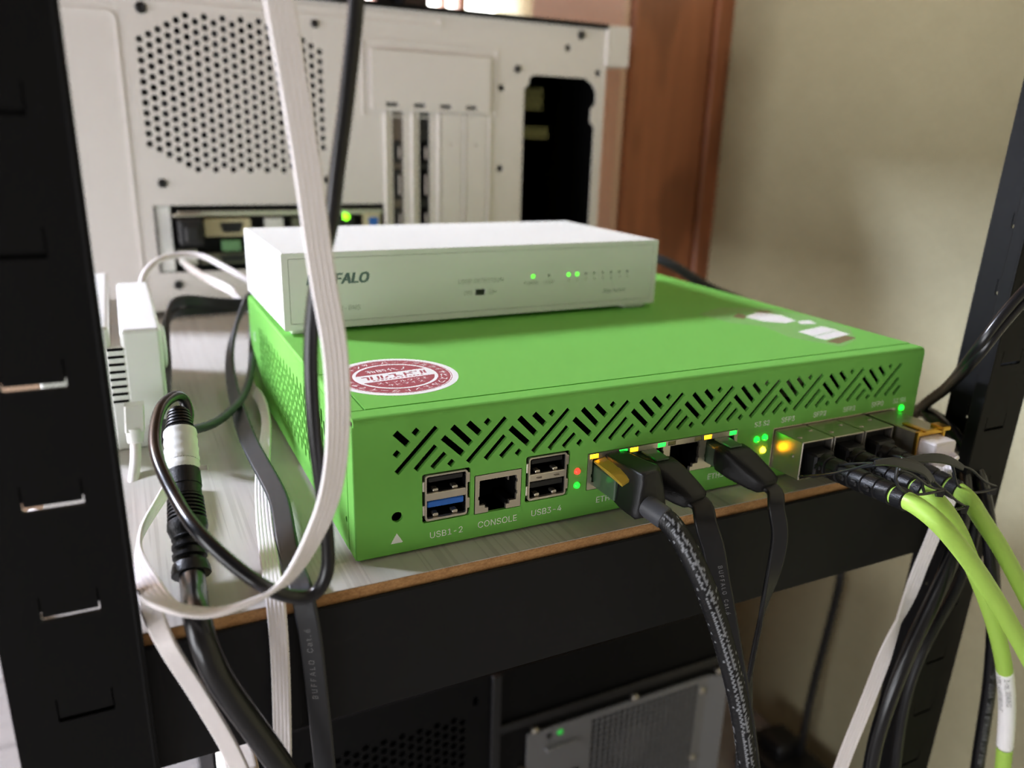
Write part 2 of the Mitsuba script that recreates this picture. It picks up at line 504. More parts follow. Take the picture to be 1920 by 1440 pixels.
put('post', post(-90.5, -60.2, -.004), 'mat_post_black', rack)
put('post', post(288.5, 261.5, .045), 'mat_post_black', rack)
for yb in (832.0,):
    for xa, xb in ((-90, -60), (262, 290)):
        put('post', [cbox(xa, xb, yb, yb + 1.5, LZ0, LZ1, .3), cbox(*( (xa, xa + 1.5) if xa < 0 else (xb - 1.5, xb)), yb - 30, yb, LZ0, LZ1, .3)], 'mat_powder_black', rack)
beam = trimesh.util.concatenate([cbox(-88, 285, -14, -12.4, -43.5, -4.6, .5), cbox(-88, 285, -12.6, 8, -43.5, -42, .4), cbox(-88, 285, -12.6, 14, -11, -9.8, .4)])
put('beam', beam, 'mat_powder_black', rack)
put('beam', [cbox(-88, 285, -14, -12.4, 305, 344, .5), cbox(-88, 285, -12.6, 8, 305, 306.5, .4)], 'mat_powder_black', rack)
us = put('shelf_board', cbox(-88, 286, -12.3, 830, 340, 348.5, .2), 'mat_mdf', rack)  # unseen upper shelf, added and deepened to block window light
put('laminate', cbox(-88, 286, -12.3, 830, 348.5, 349, .1), 'mat_laminate', us)
bs = put('shelf_board', cbox(-88, 286, -12.3, 830, -9.8, -1.25, .2), 'mat_mdf', rack, label='brown fibreboard core showing at the front edge')
put('laminate', cbox(-88, 286, -12.3, 830, -1.25, -1.0, .1), 'mat_laminate', bs, label='pale wood-grain top')

# ------------------------------------------------------------------ the green router
W, D, H = 245.5, 195.0, 46.0
router = thing('router', 'bright green flat metal router with slotted front lying on the shelf', 'router')
# vent motif: 45 degree bars, repeated every 22.9 mm; positions from the first motif's corner


def bar45(xa, za, xb, zb, w=1.95):
    """slot along the line a-b, square ends."""
    return LineString([(xa, za), (xb, zb)]).buffer(w / 2, cap_style='flat')


def motif(o, first=False, last=False):
    s = []
    s.append(bar45(o, 27.1, o + 13.0, 40.3, 1.9))            # long diagonal up to the right
    s.append(bar45(o + 6.1, 27.2, o + 12.8, 34.2, 1.9))               # two shorter ones below it
    if not last:
        s.append(bar45(o + 11.5, 27.1, o + 15.9, 31.3, 1.9))
        s.append(bar45(o + 17.1, 27.0, o + 18.6, 28.5, 1.9))
    else:
        s.append(bar45(o + 11.0, 27.0, o + 14.6, 30.6, 1.9))
    if first:
        s.append(bar45(o - .3, 40.3, o + 3.9, 35.9, 2.1))
        s.append(bar45(o + 5.6, 40.4, o + 7.1, 38.9, 2.1))
        s.append(bar45(o - .5, 32.7, o + .9, 34.1, 2.0))
    else:                                                             # falling bars left of the diagonal
        s.append(bar45(o - 8.5, 36.7, o - 1.6, 30.1, 2.0))
        s.append(bar45(o - 5.4, 39.8, o + 1.0, 33.2, 2.0))
        s.append(bar45(o - .1, 40.4, o + 4.2, 36.1, 2.0))
        s.append(bar45(o + 5.9, 40.5, o + 7.3, 39.1, 2.0))
    return s


origins = [13.4, 36.9, 60.0, 83.6, 106.9, 129.8, 152.3, 174.4, 197.0, 219.0]
slots = []
for i, o in enumerate(origins):
    slots += motif(o, i == 0, i == len(origins) - 1)
holes = [s for s in slots if s is not None]
holes += [rrect(21.6, 37.8, 8.6, 25.3, .8), rrect(57.7, 74.2, 9.1, 25.6, .8), rrect(39.2, 56.2, 8.2, 22.0, .3), rrect(81.3, 147.2, 9.3, 23.1, .3),
          rrect(165.2, 233.6, 4.0, 20.8, .5), Point(13.4, 12.5).buffer(1.75)]
leds_xz = [(77.4, 17.3, 'red_lens', (2.2, .10, .05)), (77.5, 12.1, 'green_lens', (.03, 1.5, .06)),
           (157.0, 17.4, 'green_lens', (.02, 5.0, .12)), (161.0, 17.7, 'green_lens', (.02, 5.0, .12)), (160.8, 12.5, 'amber_lens', (34.0, 12.0, .25)),
           (236.4, 20.4, 'green_lens', (.02, 5.0, .12))]
holes += [Point(x, z).buffer(1.25) for x, z, *_ in leds_xz]
front_poly = sbox(0.6, 0, W - .6, H - 2.2).difference(unary_union(holes))
arc = [(2.0 - 2.0 * math.cos(a), H - 2.0 + 2.0 * math.sin(a)) for a in np.linspace(0, np.pi / 2, 9)]
fold = Polygon([(0, H - 2.2)] + arc + [(7.2, H), (7.2, H - 1.2), (1.2, H - 1.2), (1.2, H - 2.2)])
fl = plate_yz(fold, 0.6, W - .6)
fm = plate_xz(front_poly, 0, 1.2)
side_fold = [cbox(0, .9, .25, 7.0, .3, H - 2.6, .3), cbox(W - .9, W, .25, 7.0, .3, H - 2.6, .3),
             lathe([.62, .62, .2], [.62, .62, H - 2.4], [(0, .62), (H - 2.6, .62)], 12), lathe([W - .62, .62, .2], [W - .62, .62, H - 2.4], [(0, .62), (H - 2.6, .62)], 12)]
put('front_panel', [fm, fl] + side_fold, 'mat_green', router, smooth=35)
# cover: top sheet, side sheet with louvres, back
top_poly = sbox(.5, 8.1, W, D).difference(sbox(-1, 7, 6.5, 48.4))
put('top_cover', [plate_xy(top_poly, H - 1.2, H), lathe([1.4, 48.6, H - 1.4], [1.4, D, H - 1.4], [(0, 1.4), (D - 48.6, 1.4)], 16)], 'mat_green', router, smooth=35)
vents = []
ny = 0
for i in range(42):
    y = 29 + i * 3.3
    if 45 < y < 52.5:
        continue
    for j in range(4):
        z = 8.6 + j * 6.5 + (3.25 if i % 2 else 0) + (.6 if i % 4 > 1 else 0)
        vents.append(Polygon([(y - 1.05, z + .4), (y, z - .6), (y + 1.05, z), (y + 1.05, z + 4.6), (y, z + 5.2), (y - 1.05, z + 4.4)]))
vents.append(Point(9.5, 10).buffer(1.0))
vu = unary_union(vents)
side_poly = sbox(49.2, .3, D, H - 1.5).difference(vu)
flap_poly = sbox(7.4, .3, 48.6, H - 2.6).difference(vu)
put('side_panel', plate_yz(side_poly, 0, 1.0), 'mat_green', router)
flap = [plate_yz(flap_poly, 0, 1.0), cbox(1.6, 6.2, 7.9, 48.2, H - 1.1, H - .15, .3), lathe([1.8, 7.9, H - 1.9], [1.8, 48.2, H - 1.9], [(0, 1.8), (40.3, 1.8)], 16)]
put('side_panel', flap, 'mat_green', router, smooth=35)
put('side_panel', plate_yz(sbox(7.4, .3, D, H - .2), W - 1, W), 'mat_green', router)
put('base_plate', [cbox(1, W - 1, 1.3, D - .5, 0, 1.2, .2), cbox(.5, W - .5, D - 1.2, D, .2, H - .2, .3)], 'mat_green', router)
for x in (12, W - 12):
    for y in (12, D - 12):
        put('foot', cyl([x, y, -1.0], [x, y, .05], 5), 'mat_black', router)
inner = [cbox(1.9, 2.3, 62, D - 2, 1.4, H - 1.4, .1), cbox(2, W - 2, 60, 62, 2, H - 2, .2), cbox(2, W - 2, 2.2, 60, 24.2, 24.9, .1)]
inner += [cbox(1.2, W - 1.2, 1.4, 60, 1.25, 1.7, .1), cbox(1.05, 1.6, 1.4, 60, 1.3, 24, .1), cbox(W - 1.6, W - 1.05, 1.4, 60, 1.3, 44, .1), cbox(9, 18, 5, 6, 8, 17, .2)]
put('shade_liner', inner, 'mat_void', router)  # near-black sheets added to put shade behind the slots and holes
put('heat_sink', [cbox(176 + 6 * i, 178.4 + 6 * i, 18, 50, 25, 38, .3) for i in range(6)] + [cbox(176, 209, 18, 50, 25, 27, .3)], 'mat_steel', router, label='pale metal fins glimpsed through the front slots')


def usb_stack(x0, z0, w, h, lower):
    k = key_of('usb_port', router)
    x1, z1 = x0 + w, z0 + h
    ring = rrect(x0, x1, z0, z1, .9).difference(rrect(x0 + .55, x1 - .55, z0 + .75, z1 - .55, .6))
    clips = [cbox(x0 - .7, x0 + .1, -.35, 1.4, z0 + 2.0, z0 + 5.4, .15), cbox(x0 - .7, x0 + .1, -.35, 1.4, z1 - 5.4, z1 - 2.0, .15),
             cbox(x1 - .1, x1 + .9, -.35, 1.4, z0 + 2.0, z0 + 5.6, .15), cbox(x1 - .1, x1 + .9, -.35, 1.4, z1 - 4.6, z1 - 1.2, .15)]
    bot = [cbox(x0 + 1.4, x0 + w * .5 - .05, -.5, 1.0, z0 - .1, z0 + .75, .15), cbox(x0 + w * .5 + .05, x1 - 1.2, -.5, 1.0, z0 - .1, z0 + .75, .15)]
    mid = cbox(x0 + .4, x1 - .4, -.4, 5, z0 + h * .435, z0 + h * .60, .2)
    scene[k] = mikit.ply(scaled(trimesh.util.concatenate([plate_xz(ring, -.45, 12), mid] + clips + bot)), 'mat_steel')
    tag(k, 'silver double USB socket' + (' with a blue lower tongue' if lower == 'mat_blue' else ' with two black tongues'))
    put('tongue', cbox(x0 + 1.2, x1 - 1.2, .4, 9, z0 + h * .81, z0 + h * .93, .3), 'mat_black', k)
    put('shade_lining', [cbox(x0 + .56, x0 + .7, .2, 9, z0 + .8, z1 - .6, .05), cbox(x1 - .7, x1 - .56, .2, 9, z0 + .8, z1 - .6, .05), cbox(x0 + .6, x1 - .6, .2, 9, z1 - .75, z1 - .6, .05), cbox(x0 + .6, x1 - .6, .6, 9, z0 + h * .605, z0 + h * .615, .05), cbox(x0 + .6, x1 - .6, .8, 9, z0 + .8, z0 + .95, .05)], 'mat_void', k)  # near-black sheets added to deepen the shade inside the socket
    zz = (z0 + h * .27, z0 + h * .405)
    put('tongue', cbox(x0 + .9, x1 - 1.0, .1, 9, *zz, .3), lower, k)
    for xx in (x0 + w * .2, x0 + w * .66):
        put('spring', cbox(xx, xx + 1.9, .3, 3.0, z0 + h * .61, z0 + h * .665, .2), 'mat_steel', k)
        put('spring', cbox(xx, xx + 1.9, .3, 3.0, z0 + .9, z0 + 1.9, .2), 'mat_steel', k)
        if lower != 'mat_blue':
            put('spring', cbox(xx + .1, xx + 2.1, -.75, -.3, z0 + h * .50, z0 + h * .53, .1), 'mat_steel_dark', k)
    put('cavity', cbox(x0 + .3, x1 - .3, 9.5, 12, z0 + .3, z1 - .3, .2), 'mat_void', k)


usb_stack(22.4, 9.3, 14.3, 15.6, 'mat_blue')
usb_stack(58.5, 9.7, 14.4, 15.5, 'mat_black')


def jack(x0, x1, z0, z1, ox, oz, notch, k):
    cut = unary_union([rrect(ox[0], ox[1], oz[0], oz[1], .3), sbox(notch[0] - 1.2, oz[0] - 1.1, notch[1] + 1.2, oz[0] + .2), sbox(notch[0], z0 - 1, notch[1], oz[0] + .2),
                       sbox(ox[0] - .35, oz[0] + 2.0, ox[0] + .1, oz[0] + 3.2), sbox(ox[1] - .1, oz[0] + 2.0, ox[1] + .35, oz[0] + 3.2), sbox(ox[1] - .1, oz[1] - 2.6, ox[1] + .35, oz[1] - 1.4)])
    return sbox(x0, z0, x1, z1).difference(cut), cut


k = key_of('console_port', router)
poly, cut = jack(39.5, 55.9, 8.5, 21.8, (41.0, 54.3), (11.2, 20.0), (44.2, 50.6), None)
scene[k] = mikit.ply(scaled(plate_xz(poly, -.15, .9)), 'mat_steel')
tag(k, 'silver RJ45 console socket, empty')
put('cavity', [cbox(40, 55.4, 11, 13, 8.8, 21.6, .2)] + [cbox(a, b, .9, 11, c, d, .1) for a, b, c, d in ((40, 41, 9, 21.5), (54.3, 55.3, 9, 21.5), (40, 55.3, 20, 21), (40, 44, 9, 11.2), (50.8, 55.3, 9, 11.2))], 'mat_void', k)
put('contact', cbox(52.6, 53.2, 3, 6, 17.0, 19.0, .1), 'mat_steel_dark', k)

k = key_of('ethernet_ports', router)
PORTS = [81.6 + 16.35 * i for i in range(4)]
polys = sbox(81.5, 9.6, 147.0, 22.9)
for p in PORTS:
    polys = polys.difference(jack(p, p + 16.3, 9.6, 22.9, (p + 1.6, p + 14.8), (12.2, 20.9), (p + 5, p + 11.4), None)[1])
    polys = polys.difference(sbox(p + .5, 21.1, p + 3.9, 22.7)).difference(sbox(p + 12.4, 21.1, p + 15.8, 22.7))
scene[k] = mikit.ply(scaled(plate_xz(polys, -.25, .9)), 'mat_steel')
tag(k, 'silver row of four RJ45 sockets')
put('cavity', [cbox(82, 146.6, 11, 13, 9.8, 22.8, .2)] + [cbox(p + a, p + b, .9, 11, c, d, .1) for p in PORTS for a, b, c, d in ((.2, 1.6, 9.8, 21), (14.8, 16.2, 9.8, 21), (.2, 16.2, 20.9, 21.05))], 'mat_void', k)
for i, p in enumerate(PORTS):
    for dx, nm, em in ((.6, 'amber_lens', (7.0, 2.9, .04)), (12.5, 'green_lens', (.03, 3.0, .16))):
        lit = i != 2
        put('indicator', cbox(p + dx, p + dx + 3.2, -.45, 1.2, 21.15, 22.65, .35), 'mat_' + nm if lit else 'mat_olive', k, emit=em if lit else None,
            label=('lit amber' if dx < 1 else 'lit green') + ' indicator' if lit else 'unlit indicator')
for x, z, m, e in leds_xz:
    put('status_light', trimesh.util.concatenate([lathe([x, 1.0, z], [x, -.9, z], [(0, 1.2), (1.0, 1.22), (1.5, 1.1), (1.9, .8), (2.2, .3)], 18)]), 'mat_' + m, router, smooth=40, emit=e, label='round lit ' + {'red': 'red', 'gre': 'green', 'amb': 'yellow'}[m[:3]] + ' status light')
put('sfp_cage', plate_xz(rrect(165.3, 233.5, 4.1, 20.7, .5).difference(unary_union([sbox(165.8 + 16.5 * i, 4.6, 182.0 + 16.5 * i, 20.2) for i in range(4)])), .2, 14), 'mat_steel', router)


def print_xz(text, xc, zb, h, parent, y=0.0, mat='mat_print_white', slant=0.0, sx=1.0, bold=False, label=None, left=False):
    m = lettering(text, h, bold)
    wd = m.bounds[1][0] * sx
    return put('lettering', on_xz(m, xc - (0 if left else wd / 2), zb, y + .03, slant, sx), mat, parent, label=label)


for t, xc, zb, h in (('USB1-2', 29.6, 2.9, 2.15), ('CONSOLE', 47.7, 3.2, 2.2), ('USB3-4', 66.0, 3.6, 2.2), ('ETH0', 89.5, 3.9, 2.2), ('ETH3', 138.6, 4.4, 2.2),
                     ('S3 S2', 158.8, 22.6, 2.0), ('SFP3', 172.0, 22.6, 2.1), ('SFP2', 188.8, 22.6, 2.1), ('SFP1', 205.2, 22.7, 2.1), ('SFP0', 221.4, 22.8, 2.1), ('S1 S0', 234.5, 22.9, 2.0)):
    print_xz(t, xc, zb, h, router, label='white printed lettering ' + t)
put('printed_mark', plate_xz(Polygon([(11.2, 3.6), (15.2, 3.6), (13.2, 7.0)]), -.05, .02), 'mat_print_white', router, label='small white printed triangle')
# a small mark on the side near the back
put('lettering', [trimesh.creation.torus(.95, .22).apply_transform(trimesh.transformations.rotation_matrix(np.pi / 2, [0, 1, 0])).apply_translation([-.02, 180, 27 + 2.6 * i]) for i in range(2)], 'mat_print_white', router, label='two small white printed rings on the side')

# round maroon and white sticker
sc = np.array([25.6, 37.7])
R0 = 21.6
st = put('round_sticker', plate_xy(Point(*sc).buffer(R0, quad_segs=24), H, H + .12), 'mat_sticker_white', router, label='round white sticker with a maroon printed seal')
ring = Point(*sc).buffer(18.9, quad_segs=24).difference(Point(*sc).buffer(14.6, quad_segs=24))
rimline = Point(*sc).buffer(19.5, quad_segs=24).difference(Point(*sc).buffer(19.25, quad_segs=24))
core = Point(*sc).buffer(13.4, quad_segs=24)
A0 = math.radians(5)
bandbox = affinity.rotate(sbox(sc[0] - 20, sc[1] - 3.9, sc[0] + 20, sc[1] + 4.3), 5, origin=tuple(sc))
core = core.difference(bandbox)


def strokes(rows, w):
    return unary_union([LineString(r).buffer(w / 2, cap_style='flat', join_style='mitre') for r in rows])


KANA = {  # strokes on a unit square
    'fu': [[(0, .9), (1, .9)], [(.95, .9), (.75, .4), (.2, 0)]],
    'ru': [[(.25, 1), (.22, .45), (0, 0)], [(.6, 1), (.6, .05), (1, .4)]],
    'su': [[(.1, .9), (.85, .9), (.55, .4), (0, 0)], [(.5, .4), (1, 0)]],
    'to': [[(.3, 1), (.3, 0)], [(.3, .62), (.85, .35)]],
    'n': [[(.1, .85), (.4, .65)], [(.1, .05), (.6, .3), (1, .8)]],
    'ma': [[(0, .9), (1, .9), (.5, .3)], [(.3, .5), (.65, .1)]],
    'sa': [[(0, .65), (1, .65)], [(.3, 1), (.3, .4)], [(.72, 1), (.72, .4), (.4, 0)]],
    'dash': [[(0, .5), (1, .5)]],
    'ha': [[(.35, .9), (.25, .4), (0, 0)], [(.6, .9), (.8, .4), (1, 0)]],
    'i': [[(.9, 1), (.0, .45)], [(.5, .7), (.5, 0)]],
    'ku': [[(.4, 1), (.3, .75), (0, .45)], [(.4, .8), (.95, .8), (.75, .35), (.2, 0)]],
    'shin': [[(0, .9), (.5, .9)], [(.1, .6), (.5, .6)], [(.28, 1), (.28, 0)], [(0, .35), (.5, .35)], [(.65, .9), (.62, .1)], [(.65, .6), (1, .6)], [(.85, .6), (.85, 0)]],
    'ji': [[(0, .9), (0, .15), (.32, .15), (.32, .9), (0, .9)], [(0, .52), (.32, .52)], [(.45, .85), (1, .85)], [(.72, 1), (.72, .6)], [(.42, .55), (1, .55)], [(.85, .55), (.85, .02)], [(.5, .25), (.65, .15)]],
    'dai': [[(.3, 1), (0, .5)], [(.2, .65), (.2, 0)], [(.4, .65), (1, .75)], [(.6, 1), (.7, .4), (1, .02)]],
    'no': [[(.8, 1), (.55, .4), (.1, 0)]],
    'e': [[(.1, .9), (.9, .9)], [(.5, .9), (.5, .1)], [(0, .1), (1, .1)]],
    'bi': [[(.1, 1), (.1, .05), (.9, .1)], [(.9, .8), (.1, .5)]],
}


def glyph(name, cx, cy, s, rot=0.0, w=.14, slant=0.0):
    g = strokes(KANA[name], w)
    g = affinity.affine_transform(g, [s, slant * s, 0, s, 0, 0])
    g = affinity.translate(g, -s / 2, -s / 2)
    g = affinity.rotate(g, rot, origin=(0, 0))
    return affinity.translate(g, cx, cy)


inner_txt = []
ring_names = ['ma', 'su', 'to', 'to', 'n', 'sa', 'dash', 'ha', 'dash', 'no', 'fu', 'ru', 'ku', 'i', 'sa', 'bi', 'su', 'fu', 'ru', 'e', 'n', 'to', 'ku', 'dash', 'i', 'ma', 'sa', 'ru']
for i, nme in enumerate(ring_names):
    a = math.radians(176 - i * 360 / len(ring_names))
    inner_txt.append(glyph(nme, sc[0] + 16.75 * math.cos(a), sc[1] + 16.75 * math.sin(a), 2.5, math.degrees(a) - 90, .16))
rot = 5
rv = lambda x, y: (sc[0] + x * math.cos(A0) - y * math.sin(A0), sc[1] + x * math.sin(A0) + y * math.cos(A0))
for i, nme in enumerate(['shin', 'ji', 'dai', 'no']):
    inner_txt.append(glyph(nme, *rv(-6 + i * 4.0, 7.6), 3.3, rot, .13))
for r, (names, y) in enumerate(((['su', 'to', 'n', 'ru', 'ku', 'fu', 'e'], -6.2), (['sa', 'bi', 'ma', 'i', 'su'], -9.3))):
    for i, nme in enumerate(names):
        inner_txt.append(glyph(nme, *rv((i - (len(names) - 1) / 2) * 2.7, y), 2.0, rot, .15))
white_txt = unary_union(inner_txt)
big = []
for i, kind in enumerate(['a', 'b', 'c', 'd', 'e']):
    cx = -9.6 + i * 4.9
    bars = {'a': [[(-1.9, 1.6), (.2, 1.6)], 'B0', 'B1'], 'b': ['B-1', 'B0', [(.9, -1.2), (2.2, .2)]], 'c': [[(-1.9, 1.4), (0, 1.4)], 'B0', [(.4, -.2), (2.0, -1.4)]],
            'd': ['B-1', [(-.8, .6), (1.4, -.5)], [(.8, 1.6), (1.4, 1.0)], [(1.6, 1.8), (2.1, 1.3)]], 'e': [[(-2.2, 1.6), (-1.2, 1.6)], 'B0', 'B1']}[kind]
    for b in bars:
        if isinstance(b, str):
            q = int(b[1:]) * 1.25
            g = Polygon([(q - .85, -1.7), (q - .05, -1.7), (q + .75, 1.8), (q - .05, 1.8)])
        else:
            g = LineString(b).buffer(.36, cap_style='flat')
        g = affinity.rotate(affinity.translate(g, cx, .55), rot, origin=(0, 0))
        big.append(affinity.translate(g, *sc))
fine = [affinity.translate(affinity.rotate(sbox(-9 + 1.45 * i, -2.75, -8.2 + 1.45 * i, -1.95), rot, origin=(0, 0)), *sc) for i in range(13)]
maroon = unary_union([ring.difference(white_txt), rimline, core.difference(white_txt)] + big + fine)
put('printed_seal', plate_xy(maroon, H + .12, H + .15), 'mat_maroon', st)

# clear, half-seen sticker at the far right end of the top: plain patches
base = Polygon([(196, 84), (214, 92), (236, 84), (243, 60), (240, 38), (226, 22), (212, 16), (204, 34), (208, 54), (198, 66)]).buffer(4).buffer(-2)
cs_ = put('clear_sticker', plate_xy(base, H, H + .06), 'mat_clear_film', router, label='clear sticker with worn white and grey patches')
scene['mat_clear_film'] = {'type': 'blendbsdf', 'weight': .3, 'a': {'type': 'ref', 'id': 'mat_green'}, 'b': {'type': 'ref', 'id': 'mat_sticker_grey'}}
for pts, mt in (([(212, 72), (224, 78), (231, 70), (229, 58), (221, 56), (214, 62)], 'sticker_white'), ([(229.5, 56), (236, 56), (234, 50), (227, 52)], 'sticker_white'), ([(214, 40), (232, 44), (233, 37), (214, 32)], 'sticker_white'),
                ([(213, 30), (232, 35), (232, 29), (214, 25)], 'sticker_white'), ([(206, 74), (213, 79), (214, 75), (208, 70)], 'sticker_brown'), ([(226, 81), (232, 80), (232, 75), (226, 77)], 'sticker_brown'), ([(212, 22), (228, 27), (229, 23), (214, 18)], 'sticker_brown')):
    put('patch', plate_xy(Polygon(pts).buffer(.5), H + .06, H + .1), 'mat_' + mt, cs_)

# ------------------------------------------------------------------ the white switch on top of the router
sw = thing('network_switch', 'white plastic network switch with a row of small lights, sitting on the green router', 'network switch')
SX, SY, SA, SWD, SDP, SHT, SZ0 = 1.3, 105.3, .0106, 181.5, 90.3, 31.2, 48.0


def sw_xf(m):
    v = m.vertices.copy()
    x, y = v[:, 0].copy(), v[:, 1].copy()
    v[:, 0] = SX + x * math.cos(SA) - y * math.sin(SA)
    v[:, 1] = SY + x * math.sin(SA) + y * math.cos(SA)
    v[:, 2] += SZ0
    return trimesh.Trimesh(v, m.faces, process=False)


body = cbox(0, SWD, 1.0, SDP, 0, SHT, .7)
put('housing', sw_xf(body), 'mat_switch_white', sw)
frm = rrect(0, SWD, 0, SHT, .6).difference(rrect(2.6, SWD - 2.6, 2.6, SHT - 2.2, .5))
led_list = [(112.5, 16.7, True), (120.8, 16.7, False)] + [(131.3 + 4.72 * i, 16.6, i < 2) for i in range(8)]
fac = rrect(2.8, SWD - 2.8, 2.8, SHT - 2.4, .4).difference(unary_union([sbox(83.7, 9.6, 88.5, 12.3)] + [Point(x, z).buffer(.62 if not l else .95) for x, z, l in led_list]))
put('front_frame', sw_xf(plate_xz(frm, 0, 1.2)), 'mat_switch_white', sw)
put('front_plate', sw_xf(plate_xz(fac, .12, 1.2)), 'mat_switch_white', sw)
put('vent_ribs', sw_xf(trimesh.util.concatenate([cbox(-.12, .2, 8 + 3.3 * i, 9.6 + 3.3 * i, 4.5, SHT - 6.5, .1) for i in range(23)])), 'mat_switch_white', sw)
for x, z, l in led_list:
    put('indicator', sw_xf(lathe([x, 1.0, z], [x, .0, z], [(0, .9), (.7, .9), (1.0, .55)] if l else [(0, .55), (.55, .55), (.6, .3)], 14)), 'mat_green_lens' if l else 'mat_led_off', sw, emit=(.25, 3.0, .08) if l else None,
        label='lit green light' if l else 'unlit light')
put('slide_switch', sw_xf(trimesh.util.concatenate([cbox(83.6, 88.6, .7, 1.3, 9.5, 12.4, .1), cbox(84, 86.2, .1, .8, 9.9, 12, .2)])), 'mat_black', sw, label='small black slide switch')
for t, xc, zb, h, mt, sl, b in (('BUFFALO', 22.0, 18.3, 4.1, 'mat_logo', .22, True), ('LSW6-GT-8NS', 21.5, 7.0, 1.9, 'mat_print_dark', 0, False), ('LOOP DETECTION', 86.3, 15.2, 1.8, 'mat_print_dark', 0, False),
                             ('OFF', 80.2, 10.0, 1.75, 'mat_print_dark', 0, False), ('ON', 92.0, 10.0, 1.75, 'mat_print_dark', 0, False), ('POWER', 111.6, 13.0, 1.5, 'mat_print_dark', 0, False), ('LOOP', 120.9, 13.1, 1.5, 'mat_print_dark', 0, False),
                             ('Giga Switch', 157, 6.9, 1.7, 'mat_logo', .15, False)):
    m = lettering(t, h, b, .05)
    wd = m.bounds[1][0]
    if b:
        m = trimesh.util.concatenate([m.copy().apply_translation([d, 0, 0]) for d in (-.22, 0, .22)])
    put('lettering', sw_xf(on_xz(m, xc - wd / 2, zb, .14, sl)), mt, sw, label='grey printed lettering ' + t)
for i in range(8):
    m = lettering(str(i + 1), 1.5, False, .05)
    put('lettering', sw_xf(on_xz(m, 131.3 + 4.72 * i - .4, 13.4, .14)), 'mat_print_dark', sw)
for x in (8, SWD - 12):
    for y in (6, SDP - 8):
        put('foot', sw_xf(cbox(x - 5, x + 8, y - 4, y + 6, -2.0, .1, .4)), 'mat_switch_white', sw)

# ------------------------------------------------------------------ the white computer behind
CY = 365.0
pc = thing('desktop_computer', 'white desktop computer lying on its side on the shelf, back panel with round fan holes', 'computer')
CX0, CX1, CZ0, CZ1 = -118.0, 308.5, 5.0, 207.5
fan_c = (25.0, 145.0)
hexes = []
px_, pz_ = 5.55, 6.2
for i in range(-10, 11):
    for j in range(-9, 10):
        x = fan_c[0] + i * px_
        z = fan_c[1] + j * pz_ + (pz_ / 2 if i % 2 else 0)
        dx, dz = abs(x - fan_c[0]), abs(z - fan_c[1])
        if dx < 56 and dz < 49.5 and dx * .56 + dz < 66.0:
            hexes.append(Point(x, z).buffer(2.15, quad_segs=2))
io = sbox(-32.5, 31, 123.5, 75.2)
slot_open = [sbox(130.6, 26, 138.8, 139.8), sbox(151.0, 26, 159.2, 139.8)]
psu = Polygon([(236, 26), (236, 160), (240, 164), (240, 168), (244, 170.5), (290, 170.5), (297, 166), (300.5, 160), (300.5, 152), (296.5, 148), (296.5, 138), (300.5, 134), (300.5, 26)])
bosses = []
back = sbox(CX0, CZ0, CX1, CZ1).difference(unary_union(hexes + [io, psu] + slot_open))
back = back.difference(unary_union([Point(x, z).buffer(2.6) for x, z in ((272.7, 191.6), (216.6, 159.8), (229.6, 173.7), (301.0, 175.0), (216.9, 101.1))]))
put('back_panel', plate_xz(back, CY, CY + 1.2), 'mat_case_white', pc)
put('shell', [cbox(CX0, CX0 + 1.5, CY + 1.2, CY + 430, CZ0, CZ1, .3), cbox(CX1 - 1.5, CX1, CY + 1.2, CY + 430, CZ0, CZ1, .3), cbox(CX0, CX1, CY + 1.2, CY + 430, CZ0, CZ0 + 1.5, .3)], 'mat_case_white', pc)
put('top_panel', cbox(CX0, CX1 - 1, CY - 3, CY + 430, CZ1, CZ1 + 3.2, .6), 'mat_case_dark', pc, label='dark tinted panel along the top edge')
put('panel_tab', [cbox(CX1 - 2, 328, CY - 2, CY + 2, 180.5, 210.5, .8), cbox(326.5, 328, CY - 2, CY + 60, 180.5, 210.5, .4)], 'mat_case_white', pc)
# raised and pressed fields of the back panel
put('pressed_field', plate_xz(rrect(-112, -42, 12, 191, 5).difference(rrect(-110.6, -43.4, 13.4, 189.6, 4)), CY - .9, CY), 'mat_case_white', pc)
put('pressed_field', plate_xz(rrect(-40, 168, 197.5, 204, 2).difference(rrect(-39, 167, 198.4, 203.1, 1.6)), CY - .9, CY), 'mat_case_white', pc)
put('pressed_field', plate_xz(rrect(109, 213, 136, 187, 2).difference(rrect(110, 212, 137, 186, 1.6)), CY - .9, CY), 'mat_case_white', pc)
cover = rrect(115, 206, 140.8, 180, 1.5).difference(unary_union([sbox(125.5 + 20.4 * i, 143, 134.5 + 20.4 * i, 145.8) for i in range(4)]))
put('slot_cover', plate_xz(cover, CY - 3.2, CY - 1.8), 'mat_case_white', pc)
for i in range(4):
    put('slot_notch', cbox(125.2 + 20.4 * i, 134.8 + 20.4 * i, CY - 1.9, CY - 1.0, 142.6, 146.2, .1), 'mat_dark_grey', pc)
for i in range(2, 4):
    x = 130.6 + 20.4 * i
    pl = rrect(x - 3.5, x + 12.5, 24, 139.5, .6).difference(Point(x + 4.2, 118).buffer(1.5))
    put('slot_plate', plate_xz(pl, CY - 1.6, CY - .4), 'mat_case_white', pc)
for i in range(5):
    x = 124.2 + 20.4 * i
    put('slot_rib', cbox(x, x + 2.2, CY - 1.9, CY, 24, 139.5, .5), 'mat_case_white', pc)
